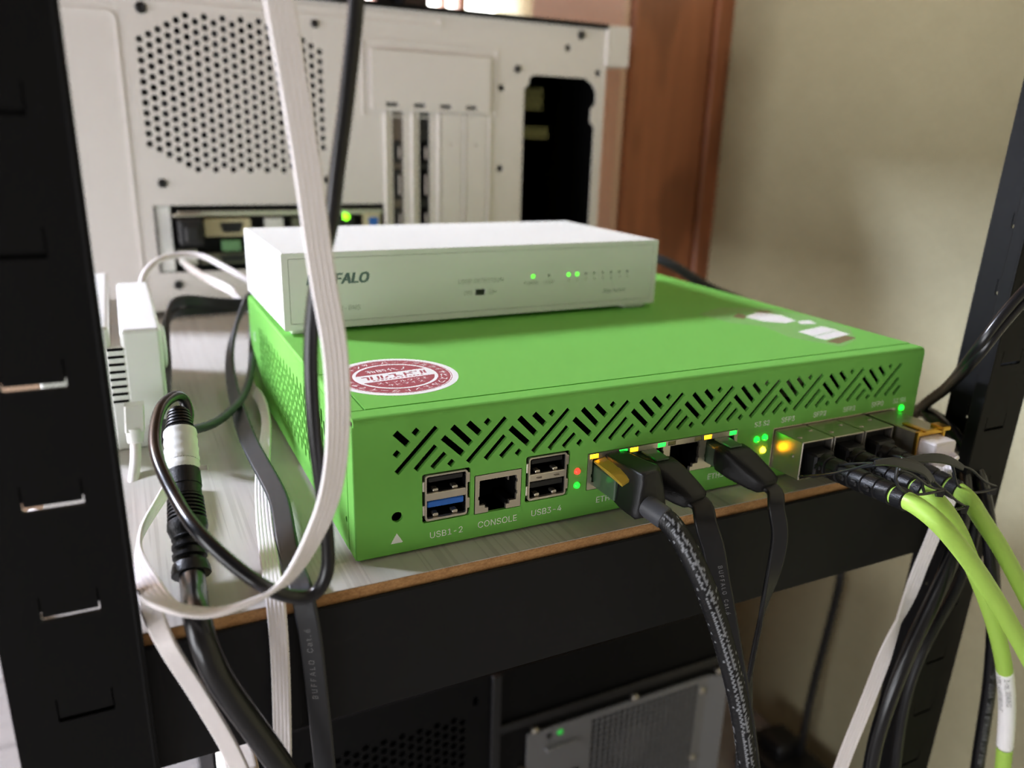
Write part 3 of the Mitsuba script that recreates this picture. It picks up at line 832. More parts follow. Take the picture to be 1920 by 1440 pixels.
for i in range(2):
    x = 130.6 + 20.4 * i
    b = key_of('expansion_bracket', pc)
    scene[b] = mikit.ply(scaled(cbox(x - .5, x + 8.7, CY + 2.2, CY + 3.2, 24, 140, .2)), 'mat_bracket' if i == 0 else 'mat_black_soft')
    tag(b, 'grey-brown metal bracket with sockets' if i == 0 else 'dark perforated bracket')
    for z, h in ((104, 16), (78, 22), (52, 20)):
        put('socket', cbox(x + 1.6, x + 6.8, CY + .8, CY + 3, z, z + h, .6), 'mat_black_soft' if i == 0 else 'mat_void', b)
        put('socket_rim', cbox(x + 5.0, x + 7.0, CY + .3, CY + 2.3, z + 3, z + h - 4, .5), 'mat_steel_dark', b)
pr('bracket', lin(112, 100, 92), .4, metal=.3)
put('dark_backing', [cbox(-40, 215, CY + 22, CY + 24, 12, 196, .2)], 'mat_void', pc)  # near-black sheet standing in for the shade inside the case
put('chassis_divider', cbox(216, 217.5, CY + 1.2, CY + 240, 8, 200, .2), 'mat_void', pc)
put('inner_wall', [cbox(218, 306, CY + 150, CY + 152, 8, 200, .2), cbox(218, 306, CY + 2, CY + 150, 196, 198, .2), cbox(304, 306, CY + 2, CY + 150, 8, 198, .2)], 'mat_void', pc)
for zz, hh, x1_ in ((146, 17, 266), (124, 9, 272)):
    g = sbox(231, zz, x1_, zz + hh).difference(unary_union([Point(233 + 5.2 * i + (2.6 if j % 2 else 0), zz + 2.5 + 4.4 * j).buffer(1.8, quad_segs=2) for i in range(9) for j in range(int(hh / 4.4) + 1)]))
    put('grille_strip', plate_xz(g, CY + 26, CY + 27), 'mat_olive', pc, label='dull yellow perforated strip deep inside the power supply opening')
# fan behind the holes
fan = key_of('case_fan', pc)
frame_ = sbox(fan_c[0] - 60, fan_c[1] - 60, fan_c[0] + 60, fan_c[1] + 60).difference(Point(*fan_c).buffer(56))
scene[fan] = mikit.ply(scaled(plate_xz(frame_, CY + 1.6, CY + 20)), 'mat_black_soft')
tag(fan, 'black fan behind the round holes')
put('hub', cyl([fan_c[0], CY + 5, fan_c[1]], [fan_c[0], CY + 20, fan_c[1]], 20), 'mat_dark_grey', fan)
for i in range(7):
    a = 2 * math.pi * i / 7
    pts = []
    for r, tw, ww in ((19, .9, 9), (38, .7, 14), (54, .5, 18)):
        for s_ in (-1, 1):
            for t_ in (0, 1.6):
                pts.append((r, s_ * ww, 12 + s_ * ww * tw * .45 + t_))
    q = []
    for r, w_, d_ in pts:
        q.append([fan_c[0] + r * math.cos(a) - w_ * math.sin(a), CY + d_, fan_c[1] + r * math.sin(a) + w_ * math.cos(a)])
    put('blade', hull(q), 'mat_dark_grey', fan)
for x, z, r in ((-27.9, 193.8, 3.4), (77.9, 193.2, 2.6), (-25.4, 89.5, 2.9), (81.5, 92, 2.5), (110.2 + 23, 171.3, 3.3), (187.0, 171.7, 3.3), (283.9, 201.5, 3.2), (-21.6, 22.5, 3.0), (230, 174, 2.6)):
    put('screw', lathe([x, CY + .2, z], [x, CY - 2, z], [(0, r), (1.0, r), (1.7, r * .8), (1.9, r * .45), (1.4, r * .3)], 18), 'mat_black', pc, label='black screw')
# IO panel with its sockets
iop = key_of('socket_panel', pc)
scene[iop] = mikit.ply(scaled(cbox(-32, 123, CY + 6, CY + 7.5, 31, 75, .2)), 'mat_case_dark')
tag(iop, 'dark recess with the computer\'s rear sockets')
put('rim', cbox(-18, 123, CY + 2, CY + 5.5, 67.5, 71.5, .6), 'mat_steel', iop)
put('rim', cbox(-31.5, -22, CY + 2, CY + 5.5, 31, 75, .6), 'mat_white_plastic', iop)


def dport(x0, x1, z0, z1, mat, inmat, lab):
    q = put('socket', plate_xz(rrect(x0, x1, z0, z1, .8), CY - 1, CY + 6), mat, iop, label=lab)
    put('opening', plate_xz(Polygon([(x0 + (x1 - x0) * .36, z1 - (z1 - z0) * .28), (x1 - (x1 - x0) * .2, z1 - (z1 - z0) * .28), (x1 - (x1 - x0) * .26, z0 + (z1 - z0) * .3), (x0 + (x1 - x0) * .42, z0 + (z1 - z0) * .3)]).buffer(1), CY - 1.4, CY - .9), inmat, q)


dport(-2, 28, 54.5, 66, 'mat_beige', 'mat_black_soft', 'beige video socket')
dport(8.5, 20.5, 44.5, 51.5, 'mat_teal_green', 'mat_teal_green', 'green socket')
dport(-20, -8, 36.5, 46, 'mat_steel', 'mat_beige', 'silver network socket')
dport(-6, 30, 36, 43, 'mat_steel_dark', 'mat_black', 'row of metal sockets')
dport(38, 50, 58, 66, 'mat_white_plastic', 'mat_white_plastic', 'pale socket')
dport(56, 84, 50, 66, 'mat_steel_dark', 'mat_black', 'metal socket')
dport(88, 100, 56, 67, 'mat_black', 'mat_black', 'black socket')
dport(108, 120, 56, 68, 'mat_beige', 'mat_blue', 'pale socket with a blue tongue')
put('indicator', lathe([94.5, CY + 2, 66.0], [94.5, CY - 2, 66.0], [(0, 2.8), (3, 2.8), (4, 1.5)], 16), 'mat_green_lens', iop, emit=(.8, 3.6, .02), label='lit lime green light')
for x_ in (-90, 270):
    for y_ in (15, 55):
        put('foot', rbox(x_, x_ + 20, CY + y_, CY + y_ + 20, -1, 5.4, 1), 'mat_black', pc)

# a plug on the computer and the dark box beyond it
pl = thing('black_plug', 'black plug pushed into the left end of the white computer\'s sockets', 'plug')
put('body', [rbox(-19, -4, CY - 14, CY + 4, 50, 67, 2), rbox(-16, -7, CY - 20, CY - 13, 53, 64, 2)], 'mat_black_soft', pl)
put('rim', cbox(-21, -3, CY - 4, CY + 1, 68, 70, .4), 'mat_steel', pl)
bb = thing('dark_box', 'black box seen beyond the top edge of the white computer', 'box')
ba, bb_ = at(747, 10, y=830), at(805, 10, y=830)
put('body', rbox(ba[0], bb_[0], 830, 900, 200, 420, 4), 'mat_black_soft', bb)
put('base', cbox(ba[0] + 4, bb_[0] - 4, 833, 897, -449, 200.5, 2), 'mat_black_soft', bb)

# ------------------------------------------------------------------ white adapter with vents at the left
ad = thing('white_adapter', 'white plastic power adapter block with dark vent slits behind the left rack post', 'adapter')
put('housing', [rbox(-58.6, -43.5, 124, 232, -1, 49, 2.0), rbox(-88, -62.0, 124.5, 256, -1, 50.5, 2.0), cbox(-63.5, -57, 125, 230, -1, 41, .5), rbox(-64.5, -50, 124.2, 140, -1, 42.5, 1.5)], 'mat_white_plastic', ad, smooth=30)
for i in range(8):
    z = 19.5 + i * 3.05
    put('vent_slit', cbox(-63.6, -58.0, 123.75, 125.4, z, z + .95, .1), 'mat_void', ad)
put('knob', lathe([-44, 170, 30], [-40, 170, 30], [(0, 10), (2.6, 10), (3.4, 8.5), (3.6, 6)], 20), 'mat_white_plastic', ad)
cp0 = at(251, 757, y=116)
cp1 = at(253, 806, y=108)
cp2 = at(254, 832, y=106)
cc = thing('usb_c_cable', 'white cable with a small white plug pushed into the front of the white adapter', 'cable')
put('plug', hull([np.array(p) + d for p in (cp0, cp1) for d in ([-3.6, -2, 0], [3.6, -2, 0], [-3.6, 3, 0], [3.6, 3, 0], [-3, -3, 0], [3, -3, 0])]), 'mat_white_plastic', cc)
put('strain_relief', lathe(cp1, cp2, [(0, 3.2), (1, 3.3), (np.linalg.norm(cp2 - cp1) - .5, 2.9), (np.linalg.norm(cp2 - cp1), 2.2)], 18), 'mat_white_plastic', cc, smooth=40)
put('cord', Path([cp2, at(254, 860, y=101), at(249, 905, y=92), at(236, 945, y=84), at(190, 985, y=84), at(120, 1000, y=110), at(60, 960, y=160)]).tube(2.0), 'mat_white_cable', cc, smooth=True)
wc = thing('thin_white_cable', 'thin white cord arching from the white adapter over to the switch', 'cable')
put('cord', Path([at(266, 560, y=242), at(267, 525, y=250), at(285, 497, y=262), at(320, 481, y=275), at(366, 478, y=275), at(410, 495, y=262), at(450, 517, y=246), at(500, 545, y=235), at(580, 570, y=232)]).tube(1.75), 'mat_white_cable', wc, smooth=True)
wf = thing('white_network_cable', 'white flat cable running from the silver socket of the computer to behind the switch', 'cable')
put('plug', [cbox(-19.5, -9, CY - 12, CY, 37.5, 45, .6)], 'mat_white_plastic', wf)
put('cord', Path([at(345, 494, y=CY - 10), at(372, 512, y=335), at(410, 533, y=300), at(440, 552, y=268), at(462, 575, y=245), at(520, 600, y=236)], hints=[UP * .8 - FW * .5] * 3).ribbon(6.0, 1.6), 'mat_white_cable', wf, smooth=40)

# ------------------------------------------------------------------ cables at the left
HT = RT.tolist()


GROUPS = {'white_flat_cable': 'white flat cables', 'black_cable': 'black round cables', 'black_network_cable': 'black flat network cables in the router', 'grey_flat_cable': 'grey flat cables beside the router'}


def cable(name, label, cat='cable', group=None):
    group = group or GROUPS.get(name)
    return thing(name, label, cat, group)


YC = -38.0
w1 = cable('white_flat_cable', 'white flat cable hanging in front of the switch and looping around the taped connector')
P1 = [at(*p[:2], y=p[2]) for p in ((513, -60, YC), (523, 0, YC), (551, 160, YC), (577, 320, YC), (599, 480, YC), (612, 560, YC), (626, 640, YC), (633, 720, YC), (634, 800, YC), (627, 885, YC), (612, 950, YC + 1), (590, 1003, YC + 3), (562, 1055, YC + 4), (530, 1095, YC + 4),
                                 (470, 1128, YC + 3), (390, 1149, YC + 4), (325, 1139, YC + 7), (285, 1108, -20), (262, 1060, -2), (262, 1008, 18), (285, 962, 38), (310, 922, 55), (335, 885, 78))]
w1p = Path(P1, n=220, hints=[(0, RT + FW * .55), (.30, RT + FW * .5), (.44, RT * .8 + FW * .75), (.52, RT * .2 + FW), (.60, FW), (.67, FW * .75 + UP * .6), (.73, UP + FW * .35), (.80, UP + RT * .2), (.87, UP * .8 + FW * .5), (.93, UP), (1, UP)], ext0=[-6, 0, 185])
put('cord', w1p.ribbon(6.0, 1.35, ribs=5), 'mat_white_cable', w1, smooth=35)

dc = cable('power_cable', 'thin black round cord hanging in front of the switch and looping into the taped connector')
YD = -33.0
P2 = [at(*p[:2], y=p[2]) for p in ((672, -60, YD), (667, 20, YD), (656, 130, YD), (643, 240, YD), (630, 340, YD), (620, 420, YD), (603, 490, YD), (590, 560, YD), (584, 620, YD), (583, 700, YD), (588, 790, YD), (598, 880, YD), (609, 960, YD), (615, 1030, YD), (609, 1085, YD), (585, 1116, YD), (550, 1119, YD), (500, 1102, YD), (430, 1052, YD + 6), (375, 1000, YD + 14), (330, 935, -4), (302, 878, 8), (290, 828, 20), (296, 780, 32), (318, 748, 44), (343, 748, 50), (353, 775, 48), (348, 800, 44))]
dcp = Path(P2, n=240, ext0=[8, 0, 185])
put('cord', dcp.tube(1.75), 'mat_black_gloss', dc, smooth=True)
ca, cb = at(334, 768, y=46), at(360, 1085, y=3)
cb[2] = max(cb[2], 4.5)
CL = float(np.linalg.norm(cb - ca))
ax = lambda t: ca + (cb - ca) * t / CL
f_ = lambda t: t * CL
prof = [(f_(.0), 2.4)]
for i in range(5):
    t = .02 + i * .022
    prof += [(f_(t), 3.3 + i * .2), (f_(t + .013), 3.4 + i * .2), (f_(t + .015), 2.9 + i * .2), (f_(t + .020), 2.9 + i * .2)]
prof += [(f_(.14), 4.6), (f_(.5), 5.0)]
put('connector', lathe(ca, cb, prof, 28), 'mat_plug_black', dc, smooth=30)
tp = []
for i in range(14):
    t = .15 + i * (.26 / 13)
    tp.append((f_(t), 4.85 + .18 * math.sin(i * 2.3) + .012 * i))
put('tape', lathe(ca, cb, [(f_(.15), 4.3)] + tp + [(f_(.412), 4.4)], 28), 'mat_tape', dc, smooth=50, label='white tape wrapped around the connector')
fq = [ax(f_(.36)) + RT * 4.5, ax(f_(.36)) + RT * 7.6, ax(f_(.39)) + RT * 7.6, ax(f_(.39)) + RT * 4.5]
put('tape_end', hull([q + FW * d for q in fq for d in (0, .3)]), 'mat_tape', dc)
pw = cable('mains_cable', 'thick black power cord whose moulded plug is taped to the thin black cord')
prof = [(f_(.42), 4.2), (f_(.43), 4.7), (f_(.56), 4.8)]
for i in range(6):
    t = .565 + i * .022
    prof += [(f_(t), 4.5), (f_(t + .004), 5.15 + .06 * i), (f_(t + .013), 5.15 + .06 * i), (f_(t + .017), 4.5)]
prof += [(f_(.705), 5.6), (f_(.74), 5.7), (f_(.765), 5.2), (f_(.79), 4.7)]
for i in range(3):
    t = .80 + i * .052
    prof += [(f_(t), 4.75), (f_(t + .008), 3.6), (f_(t + .024), 3.6), (f_(t + .032), 4.85)]
prof += [(f_(.965), 5.3), (f_(.995), 5.4), (f_(1.0), 5.0)]
put('plug', lathe(ca, cb, prof, 30), 'mat_plug_black', pw, smooth=30)
P3 = [ax(f_(.97))] + [at(*p[:2], y=p[2]) for p in ((364, 1115, -8), (371, 1165, -22), (388, 1220, -27), (420, 1285, -28), (465, 1350, -28), (515, 1420, -28), (570, 1500, -28))]
put('cord', Path(P3, ext1=[30, 0, -220]).tube(3.5), 'mat_black_gloss', pw, smooth=True)

w2 = cable('white_flat_cable', 'white ribbed flat cable lying beside the green router and dropping straight over the shelf edge')
P4 = [at(*p[:2], **p[2]) for p in ((478, 735, dict(z=4)), (490, 752, dict(z=8)), (499, 790, dict(z=8)), (494, 860, dict(z=5)), (493, 940, dict(z=3)), (500, 1015, dict(z=3)), (509, 1075, dict(z=3.5)))] + \
     [at(*p[:2], y=p[2]) for p in ((517, 1130, -16), (523, 1200, -17), (527, 1280, -17), (529, 1360, -17), (531, 1460, -17))]
put('cord', Path(P4, n=120, ext1=[4, 0, -220], hints=[(0, RT * .4 + UP), (.2, RT * .5 + UP * .8), (.4, RT), (1, RT)]).ribbon(5.4, 1.3, ribs=5), 'mat_white_cable', w2, smooth=35)
w3 = cable('white_flat_cable', 'cream flat cable slanting down from the foot of the left rack post below the shelf')
P5 = [at(*p[:2], y=p[2]) for p in ((262, 1060, 4), (272, 1105, -6), (288, 1155, -17), (308, 1200, -22), (350, 1268, -24), (395, 1340, -25), (432, 1405, -25), (470, 1490, -25))]
put('cord', Path(P5, n=100, ext1=[25, 0, -220], hints=[(0, RT * .4 + FW), (.18, RT * .7 + FW * .8 + UP * .2), (.35, RT + UP * .5), (1, RT + UP * .4)]).ribbon(5.0, 1.3), 'mat_white_cable', w3, smooth=35)

g1 = cable('grey_flat_cable', 'dark grey flat network cable curving beside the green router and hanging over the shelf edge')
P6 = [at(*p[:2], **p[2]) for p in ((500, 540, dict(y=215)), (470, 560, dict(y=214)), (446, 600, dict(y=205)), (432, 655, dict(y=190)), (434, 715, dict(y=165)), (446, 765, dict(y=130)), (468, 830, dict(y=88)), (500, 890, dict(y=58)), (522, 935, dict(y=40)), (535, 1000, dict(y=18)), (550, 1065, dict(y=0)), (567, 1115, dict(y=-15.5)))] + \
     [at(*p[:2], y=p[2]) for p in ((580, 1180, -18), (590, 1260, -18), (600, 1350, -18), (612, 1470, -18))]
g1p = Path(P6, n=160, ext1=[8, 0, -220], hints=[(0, UP + RT * .2), (.3, UP * .7 + RT * .6), (.42, RT + UP * .3), (1, RT)])
put('cord', g1p.ribbon(6.6, 2.0), 'mat_ribbed_grey', g1, smooth=35)
L = g1p.L
put('lettering', g1p.text('B U F F A L O    C a t . 6', 1.6, L * .90, 1.03, dirn=-1, side=1, off=-.3), 'mat_print_grey', g1, label='grey printed lettering BUFFALO Cat.6')
g2 = cable('grey_flat_cable', 'dark loop of flat cable standing close to the back left corner of the green router')
P7 = [at(*p[:2], y=p[2]) for p in ((475, 560, 228), (474, 610, 214), (473, 660, 190), (470, 700, 170), (462, 730, 152), (446, 757, 128), (415, 785, 108), (385, 800, 96), (355, 806, 90), (320, 806, 96))]
put('cord', Path(P7, n=90).tube(1.8), 'mat_dark_grey', g2, smooth=True)
b1 = cable('black_flat_cable', 'dark flat cable turning a square corner behind the taped connector')
for off, nm in ((0, 'strand'), (1, 'strand')):
    P8 = [at(*p[:2], y=p[2]) for p in ((520, 566 + 6 * off, 232), (450, 570 + 6 * off, 238), (390, 567 + 14 * off, 242), (345, 564 + 20 * off, 240), (320, 575 + 18 * off, 232), (311, 605 + 14 * off, 222), (310, 650, 205), (309, 700, 180), (306, 745, 150), (300, 790, 125), (296, 830, 112))]
    put(nm, Path(P8, n=90, hints=[(0, UP), (.5, UP * .8 + RT * .5), (.6, RT), (1, RT)]).ribbon(6.2 if off == 0 else 5.2, 2.4), 'mat_dark_grey2' if off == 0 else 'mat_black_soft', b1, smooth=35)
ps = thing('white_power_strip', 'cream plastic block just visible at the bottom edge beside the slanting flat cable', 'power strip')
pa, pb = at(413, 1432, y=30), at(480, 1405, y=30)
put('housing', rbox(pa[0], pb[0], 22, 60, pb[2] - 45, pb[2] - 1, 2), 'mat_beige_light', ps, smooth=30)
pr('beige_light', lin(214, 206, 196), .5)
put('socket_panel', cbox(pa[0] + 1.5, pa[0] + 5, 21.4, 23, pb[2] - 12, pb[2] - 5, .2), 'mat_black_soft', ps)
put('stem', cbox(pa[0] + 1, pb[0] - 1, 30, 52, -449, pb[2] - 40, 1), 'mat_black_soft', ps)

# ------------------------------------------------------------------ plugs and cables in the front of the router
e0 = cable('braided_network_cable', 'thick black braided cable with grey flecks and a square black boot in the first socket')
put('plug', cbox(84.2, 95.8, -13, 6, 10.4, 18.4, .4), 'mat_smoke', e0, label='smoky clear plug')
hood = hull([[88.0, .0, 22.4], [97.2, 0, 22.4], [88.0, 0, 17], [97.2, 0, 17], [87.4, -20, 24.8], [96.4, -20, 24.8], [86.0, -25, 24.6], [92.6, -25, 24.8], [84.4, -25.4, 11], [97, -25.4, 11], [84.6, -25, 9.2], [96.8, -25, 9.2], [85, -11, 9.4], [97, -11, 9.4], [86, -11, 23.4]])
put('boot', trimesh.smoothing.filter_taubin(hood.subdivide().subdivide(), iterations=4), 'mat_plug_black', e0, smooth=40)
tabp = hull([[83.6, -.5, 20.4], [90.0, -.5, 21.6], [83.6, -.5, 19.7], [90, -.5, 20.9], [82.4, -13, 21.0], [88.6, -13, 23.2], [82.4, -13, 20.2], [88.6, -13, 22.4], [83.0, -19, 19.4], [87.2, -19, 21.6], [83, -19, 18.6], [87.2, -19, 20.8]])
put('latch', tabp, 'mat_amber_lit_clear', e0, label='clear latch tab coloured amber for the light on it')
col0, col1 = at(1208, 944, y=-23.5), at(1248, 973, y=-31)
put('collar', lathe(col0, col1, [(0, 3.3), (.6, 3.7), (float(np.linalg.norm(col1 - col0)) - .6, 3.75), (float(np.linalg.norm(col1 - col0)), 3.3)], 26), 'mat_dark_grey', e0, smooth=35)
P9 = [col0 * .3 + col1 * .7, col1] + [at(*p[:2], y=p[2]) for p in ((1266, 993, -34.5), (1288, 1028, -38.5), (1312, 1078, -42), (1340, 1150, -42), (1364, 1230, -42), (1383, 1310, -42), (1396, 1390, -42), (1408, 1480, -42))]
bp = Path(P9, n=420, ext1=[12, 0, -220])
n_, m_ = len(bp.p), 36
th = np.linspace(0, 2 * np.pi, m_, endpoint=False)
R_ = 3.25
ss = bp.s[:, None]
u1 = (th[None] * 9 / np.pi / 2 * 2 + ss / 1.1)
u2 = (th[None] * 9 / np.pi / 2 * 2 - ss / 1.1)
wv = np.abs(np.sin(u1 * np.pi)) * np.abs(np.sin(u2 * np.pi))
cell1, cell2 = np.floor(u1), np.floor(u2)
rad = R_ + .32 * np.sqrt(wv)
v = bp.p[:, None] + rad[..., None] * (np.cos(th)[None, :, None] * bp.w[:, None] + np.sin(th)[None, :, None] * bp.n[:, None])
i_, j_ = np.meshgrid(np.arange(n_ - 1), np.arange(m_), indexing='ij')
a_ = i_ * m_ + j_
b_ = i_ * m_ + (j_ + 1) % m_
fc = np.stack([np.stack([a_, b_, b_ + m_], -1), np.stack([a_, b_ + m_, a_ + m_], -1)], 2).reshape(-1, 3)
bm = trimesh.Trimesh(v.reshape(-1, 3), fc, process=False)
if bm.volume < 0:
    bm.invert()
hsh = (np.sin(cell1 * 12.9898 + cell2 * 78.233) * 43758.5453) % 1.0
colm = np.mod(th[None] / (2 * np.pi) * 36 + .25 * np.sin(ss * 2.9) + 6, 12)
fleck = ((colm < 1.3) | ((colm > 3) & (colm < 4.2))) & (hsh > .12) | (hsh > .975)
col = np.where(fleck[..., None], np.array(lin(142, 144, 148)), np.array(lin(12, 12, 14))) * (.45 + .55 * np.sqrt(wv))[..., None]
put('cord', bm, 'mat_braid', e0, smooth=True, color=col.reshape(-1, 3))


def slim_plug(k, xc, end, lens_green):
    put('plug', cbox(xc - 5.8, xc + 5.8, -8, 6, 11.6, 19.0, .4), 'mat_smoke', k, label='clear plug')
    ex, ey, ez = end
    b = hull([[xc - 6.4, -4, 11.0], [xc + 6.4, -4, 11.0], [xc - 6.4, -4, 20.2], [xc + 6.4, -4, 20.2], [xc - 6.2, -10, 10.6], [xc + 6.2, -10, 10.6], [xc - 6.0, -10.5, 20.0], [xc + 6.0, -10.5, 20.0],
              [ex - 4.4, ey, ez + 2.9], [ex + 4.4, ey, ez + 2.9], [ex - 4.6, ey + 1, ez - 2.4], [ex + 4.6, ey + 1, ez - 2.4]])
    put('boot', trimesh.smoothing.filter_taubin(b.subdivide().subdivide(), iterations=3), 'mat_plug_black', k, smooth=40)
    put('latch', hull([[xc - 3, -.5, 20.4], [xc + 3, -.5, 20.4], [xc - 3, -.5, 21], [xc + 3, -.5, 21], [xc - 2.6, -9, 20.3], [xc + 2.6, -9, 20.3], [xc - 2.6, -9, 20.9], [xc + 2.6, -9, 20.9]]), 'mat_smoke', k)


e1 = cable('black_network_cable', 'black flat cable in the second socket, just right of the braided cable')
slim_plug(e1, 106.2, (111.5, -23.5, 9.6), True)
P10 = [np.array([110.5, -20, 10.4]), np.array([112, -24.5, 9.0])] + [at(*p[:2], y=p[2]) for p in ((1322, 975, -29), (1334, 1015, -31), (1345, 1070, -32), (1356, 1130, -32), (1372, 1220, -32), (1392, 1330, -32), (1412, 1480, -32))]
e1p = Path(P10, n=110, ext1=[14, 0, -220], hints=[(0, RT), (1, RT)])
put('cord', e1p.ribbon(7.6, 1.8), 'mat_black', e1, smooth=35)
put('lettering', e1p.text('B U F F A L O    C a t . 6', 1.45, e1p.L * .20, .93, dirn=1, side=1, off=1.0), 'mat_print_grey', e1, label='grey printed lettering BUFFALO Cat.6')
e3 = cable('black_network_cable', 'black flat cable in the fourth socket, left of the metal modules')
slim_plug(e3, 138.8, (144.6, -22.5, 8.8), True)
P11 = [np.array([143.8, -19, 9.6]), np.array([145, -24, 8.0])] + [at(*p[:2], y=p[2]) for p in ((1455, 945, -28), (1461, 985, -30), (1459, 1030, -30), (1448, 1080, -29), (1434, 1130, -28), (1420, 1190, -27), (1408, 1250, -27), (1398, 1330, -27), (1392, 1460, -27))]
put('cord', Path(P11, n=100, ext1=[-6, 0, -220], hints=[(0, RT), (.22, RT), (.45, RT * .3 + FW), (.6, RT * .3 + FW), (.8, RT), (1, RT)]).ribbon(6.0, 1.9), 'mat_black', e3, smooth=35)

# three lime cables with metal module shells
LIME = ['leftmost lime green cable, its black strain relief nearest the flat network plugs', 'middle lime green cable wearing a white printed sleeve near the bottom corner', 'rightmost lime green cable, its plug beside the gold and white one']
TABS = [(((1640, 868), (1675, 866), (1702, 872), (1732, 884), (1745, 902)), ((1684, 872), (1680, 900), (1687, 915), (1700, 924), (1716, 927), (1741, 925), (1768, 919)), ((1687, 880), (1706, 887), (1722, 897), (1737, 909), (1750, 915), (1768, 918))),
        (((1690, 862), (1715, 872), (1735, 885), (1745, 895), (1750, 902)), ((1728, 900), (1737, 933), (1747, 945), (1762, 955), (1787, 956), (1812, 951)), ((1748, 899), (1760, 911), (1776, 923), (1791, 937), (1812, 950))),
        (((1700, 862), (1735, 859), (1765, 860), (1790, 868), (1806, 877)), ((1784, 868), (1789, 887), (1791, 900), (1798, 912), (1811, 920), (1831, 923), (1866, 916)), ((1800, 873), (1822, 881), (1837, 895), (1850, 905), (1866, 911)))]
DAC_PATHS = [((1706, 941, -56), (1745, 968, -63), (1790, 1015, -68), (1838, 1080, -70), (1885, 1155, -70), (1940, 1255, -70)),
             ((1738, 925, -50), (1775, 962, -54), (1815, 1040, -55), (1848, 1120, -55), (1870, 1190, -55), (1884, 1260, -55), (1888, 1340, -55), (1884, 1400, -55), (1876, 1490, -55)),
             ((1800, 922, -48), (1832, 960, -52), (1868, 1015, -55), (1902, 1075, -57), (1945, 1160, -57))]
for i in range(3):
    k = cable('lime_cable', LIME[i], group='lime green cables in the metal modules')
    xs0 = 166.2 + 16.45 * i
    xs1 = xs0 + 15.8
    shell = [cbox(xs0, xs1, -14.4, 2, 19.2, 19.9, .25), cbox(xs0, xs1, -14.4, 2, 4.6, 5.2, .25), cbox(xs0, xs0 + .7, -14.4, 2, 4.6, 19.7, .25), cbox(xs1 - .7, xs1, -14.4, 2, 4.6, 19.7, .25),
             lathe([xs0 + 3, -9.5, 19.5], [xs0 + 3, -9.5, 20.3], [(0, 1.2), (.5, 1.2), (.8, .8)], 14), lathe([xs1 - 3, -5, 19.5], [xs1 - 3, -5, 20.3], [(0, 1.2), (.5, 1.2), (.8, .8)], 14),
             lathe([xs0 + .2, -10, 13], [xs0 - .5, -10, 13], [(0, .9), (.4, .9), (.7, .6)], 14)]
    put('module_shell', shell, 'mat_nickel', k, label='shiny metal module shell')
    put('plug_body', [cbox(xs0 + .9, xs1 - .9, -11.5, 1.5, 5.2, 19.0, .4), cbox(xs0 + 3.2, xs1 - 2.6, -18.5, -11, 6.2, 15.8, .8)], 'mat_plug_black', k)
    c0 = np.array([(xs0 + xs1) / 2 + .2, -17.0, 11.4])
    path = [at(p[0], p[1], y=p[2]) for p in DAC_PATHS[i]]
    c1 = path[0]
    seg = []
    Ls = np.linalg.norm(c1 - c0)
    cuts = np.linspace(0, 1, 8)
    for q in range(7):
        a_, b_ = c0 + (c1 - c0) * cuts[q], c0 + (c1 - c0) * (cuts[q + 1] - .022)
        LL = np.linalg.norm(b_ - a_)
        r_ = 4.35 - .09 * q
        seg.append(lathe(a_, b_, [(0, r_ - .5), (.35, r_), (LL - .35, r_), (LL, r_ - .5)], 22))
        if q < 5:
            seg.append(lathe(b_, b_ + (c1 - c0) / Ls * 1.2, [(0, 3.55), (1.2, 3.55)], 18))
            mid_ = (a_ + b_) / 2
            seg.append(cbox(mid_[0] - 5.0, mid_[0] + 5.0, mid_[1] - LL * .3, mid_[1] + LL * .3, mid_[2] - 1.1, mid_[2] + 1.1, .5))
    put('strain_relief', seg, 'mat_plug_black', k, smooth=30, label='black ribbed strain relief')
    lp = Path([c0, c0 + (c1 - c0) * .5, c0 + (c1 - c0) * .9] + path, n=120, ext1=[(70, 0, 40)[i], -10, -230])
    put('cord', lp.tube(3.15, 20), 'mat_lime', k, smooth=True)
    # pull tab: two stems from the module, a flat hub and an open ring
    ty = (-53, -50, -47)[i]
    pxat = lambda p, d=0: at(p[0], p[1], y=ty - d)
    hub_px, low_px, top_px = TABS[i]
    hp = [pxat(p, .25 * q) for q, p in enumerate(hub_px)]
    s0 = np.array([xs0 + 1.2, -13, 5.6])
    s1 = np.array([xs1 - 1.5, -14, 7.4])
    h0 = hp[0]
    stems = [Path([s0, s0 + (h0 - s0) * .45 + [0, 0, -1.2], h0], n=30, hints=[RT, RT]).ribbon(1.4, .7), Path([s1, s1 + (h0 - s1) * .5 + [0, 0, .6], h0], n=30, hints=[RT, RT]).ribbon(1.4, .7)]
    hubm = Path(hp, n=20, hints=[UP, UP]).sweep(np.stack([1.35 * np.array([-1, -.7, .7, 1, .7, -.7]), .4 * np.array([0, -1, -1, 0, 1, 1])], -1), .55 + .75 * np.sin(np.linspace(.15, np.pi - .35, 20)))
    lowm = Path([pxat(p, .5 + .35 * q) for q, p in enumerate(low_px)], n=60, hints=[FW, FW]).ribbon(1.15, .85)
    topm = Path([pxat(p, .5 + .4 * q) for q, p in enumerate(top_px)], n=50, hints=[FW, FW]).ribbon(1.15, .8)
    far = pxat(low_px[-1], 2.4)
    tip = hull([far + RT * a_ + UP * b_ + FW * c_ for a_, b_ in ((-2.6, -.6), (.7, .6), (.4, -.4), (-.4, -2.4), (-2.4, -2.2)) for c_ in (-.7, .7)])
    put('pull_tab', stems + [hubm, lowm, topm, tip], 'mat_tab_black', k, label='thin black pull tab')
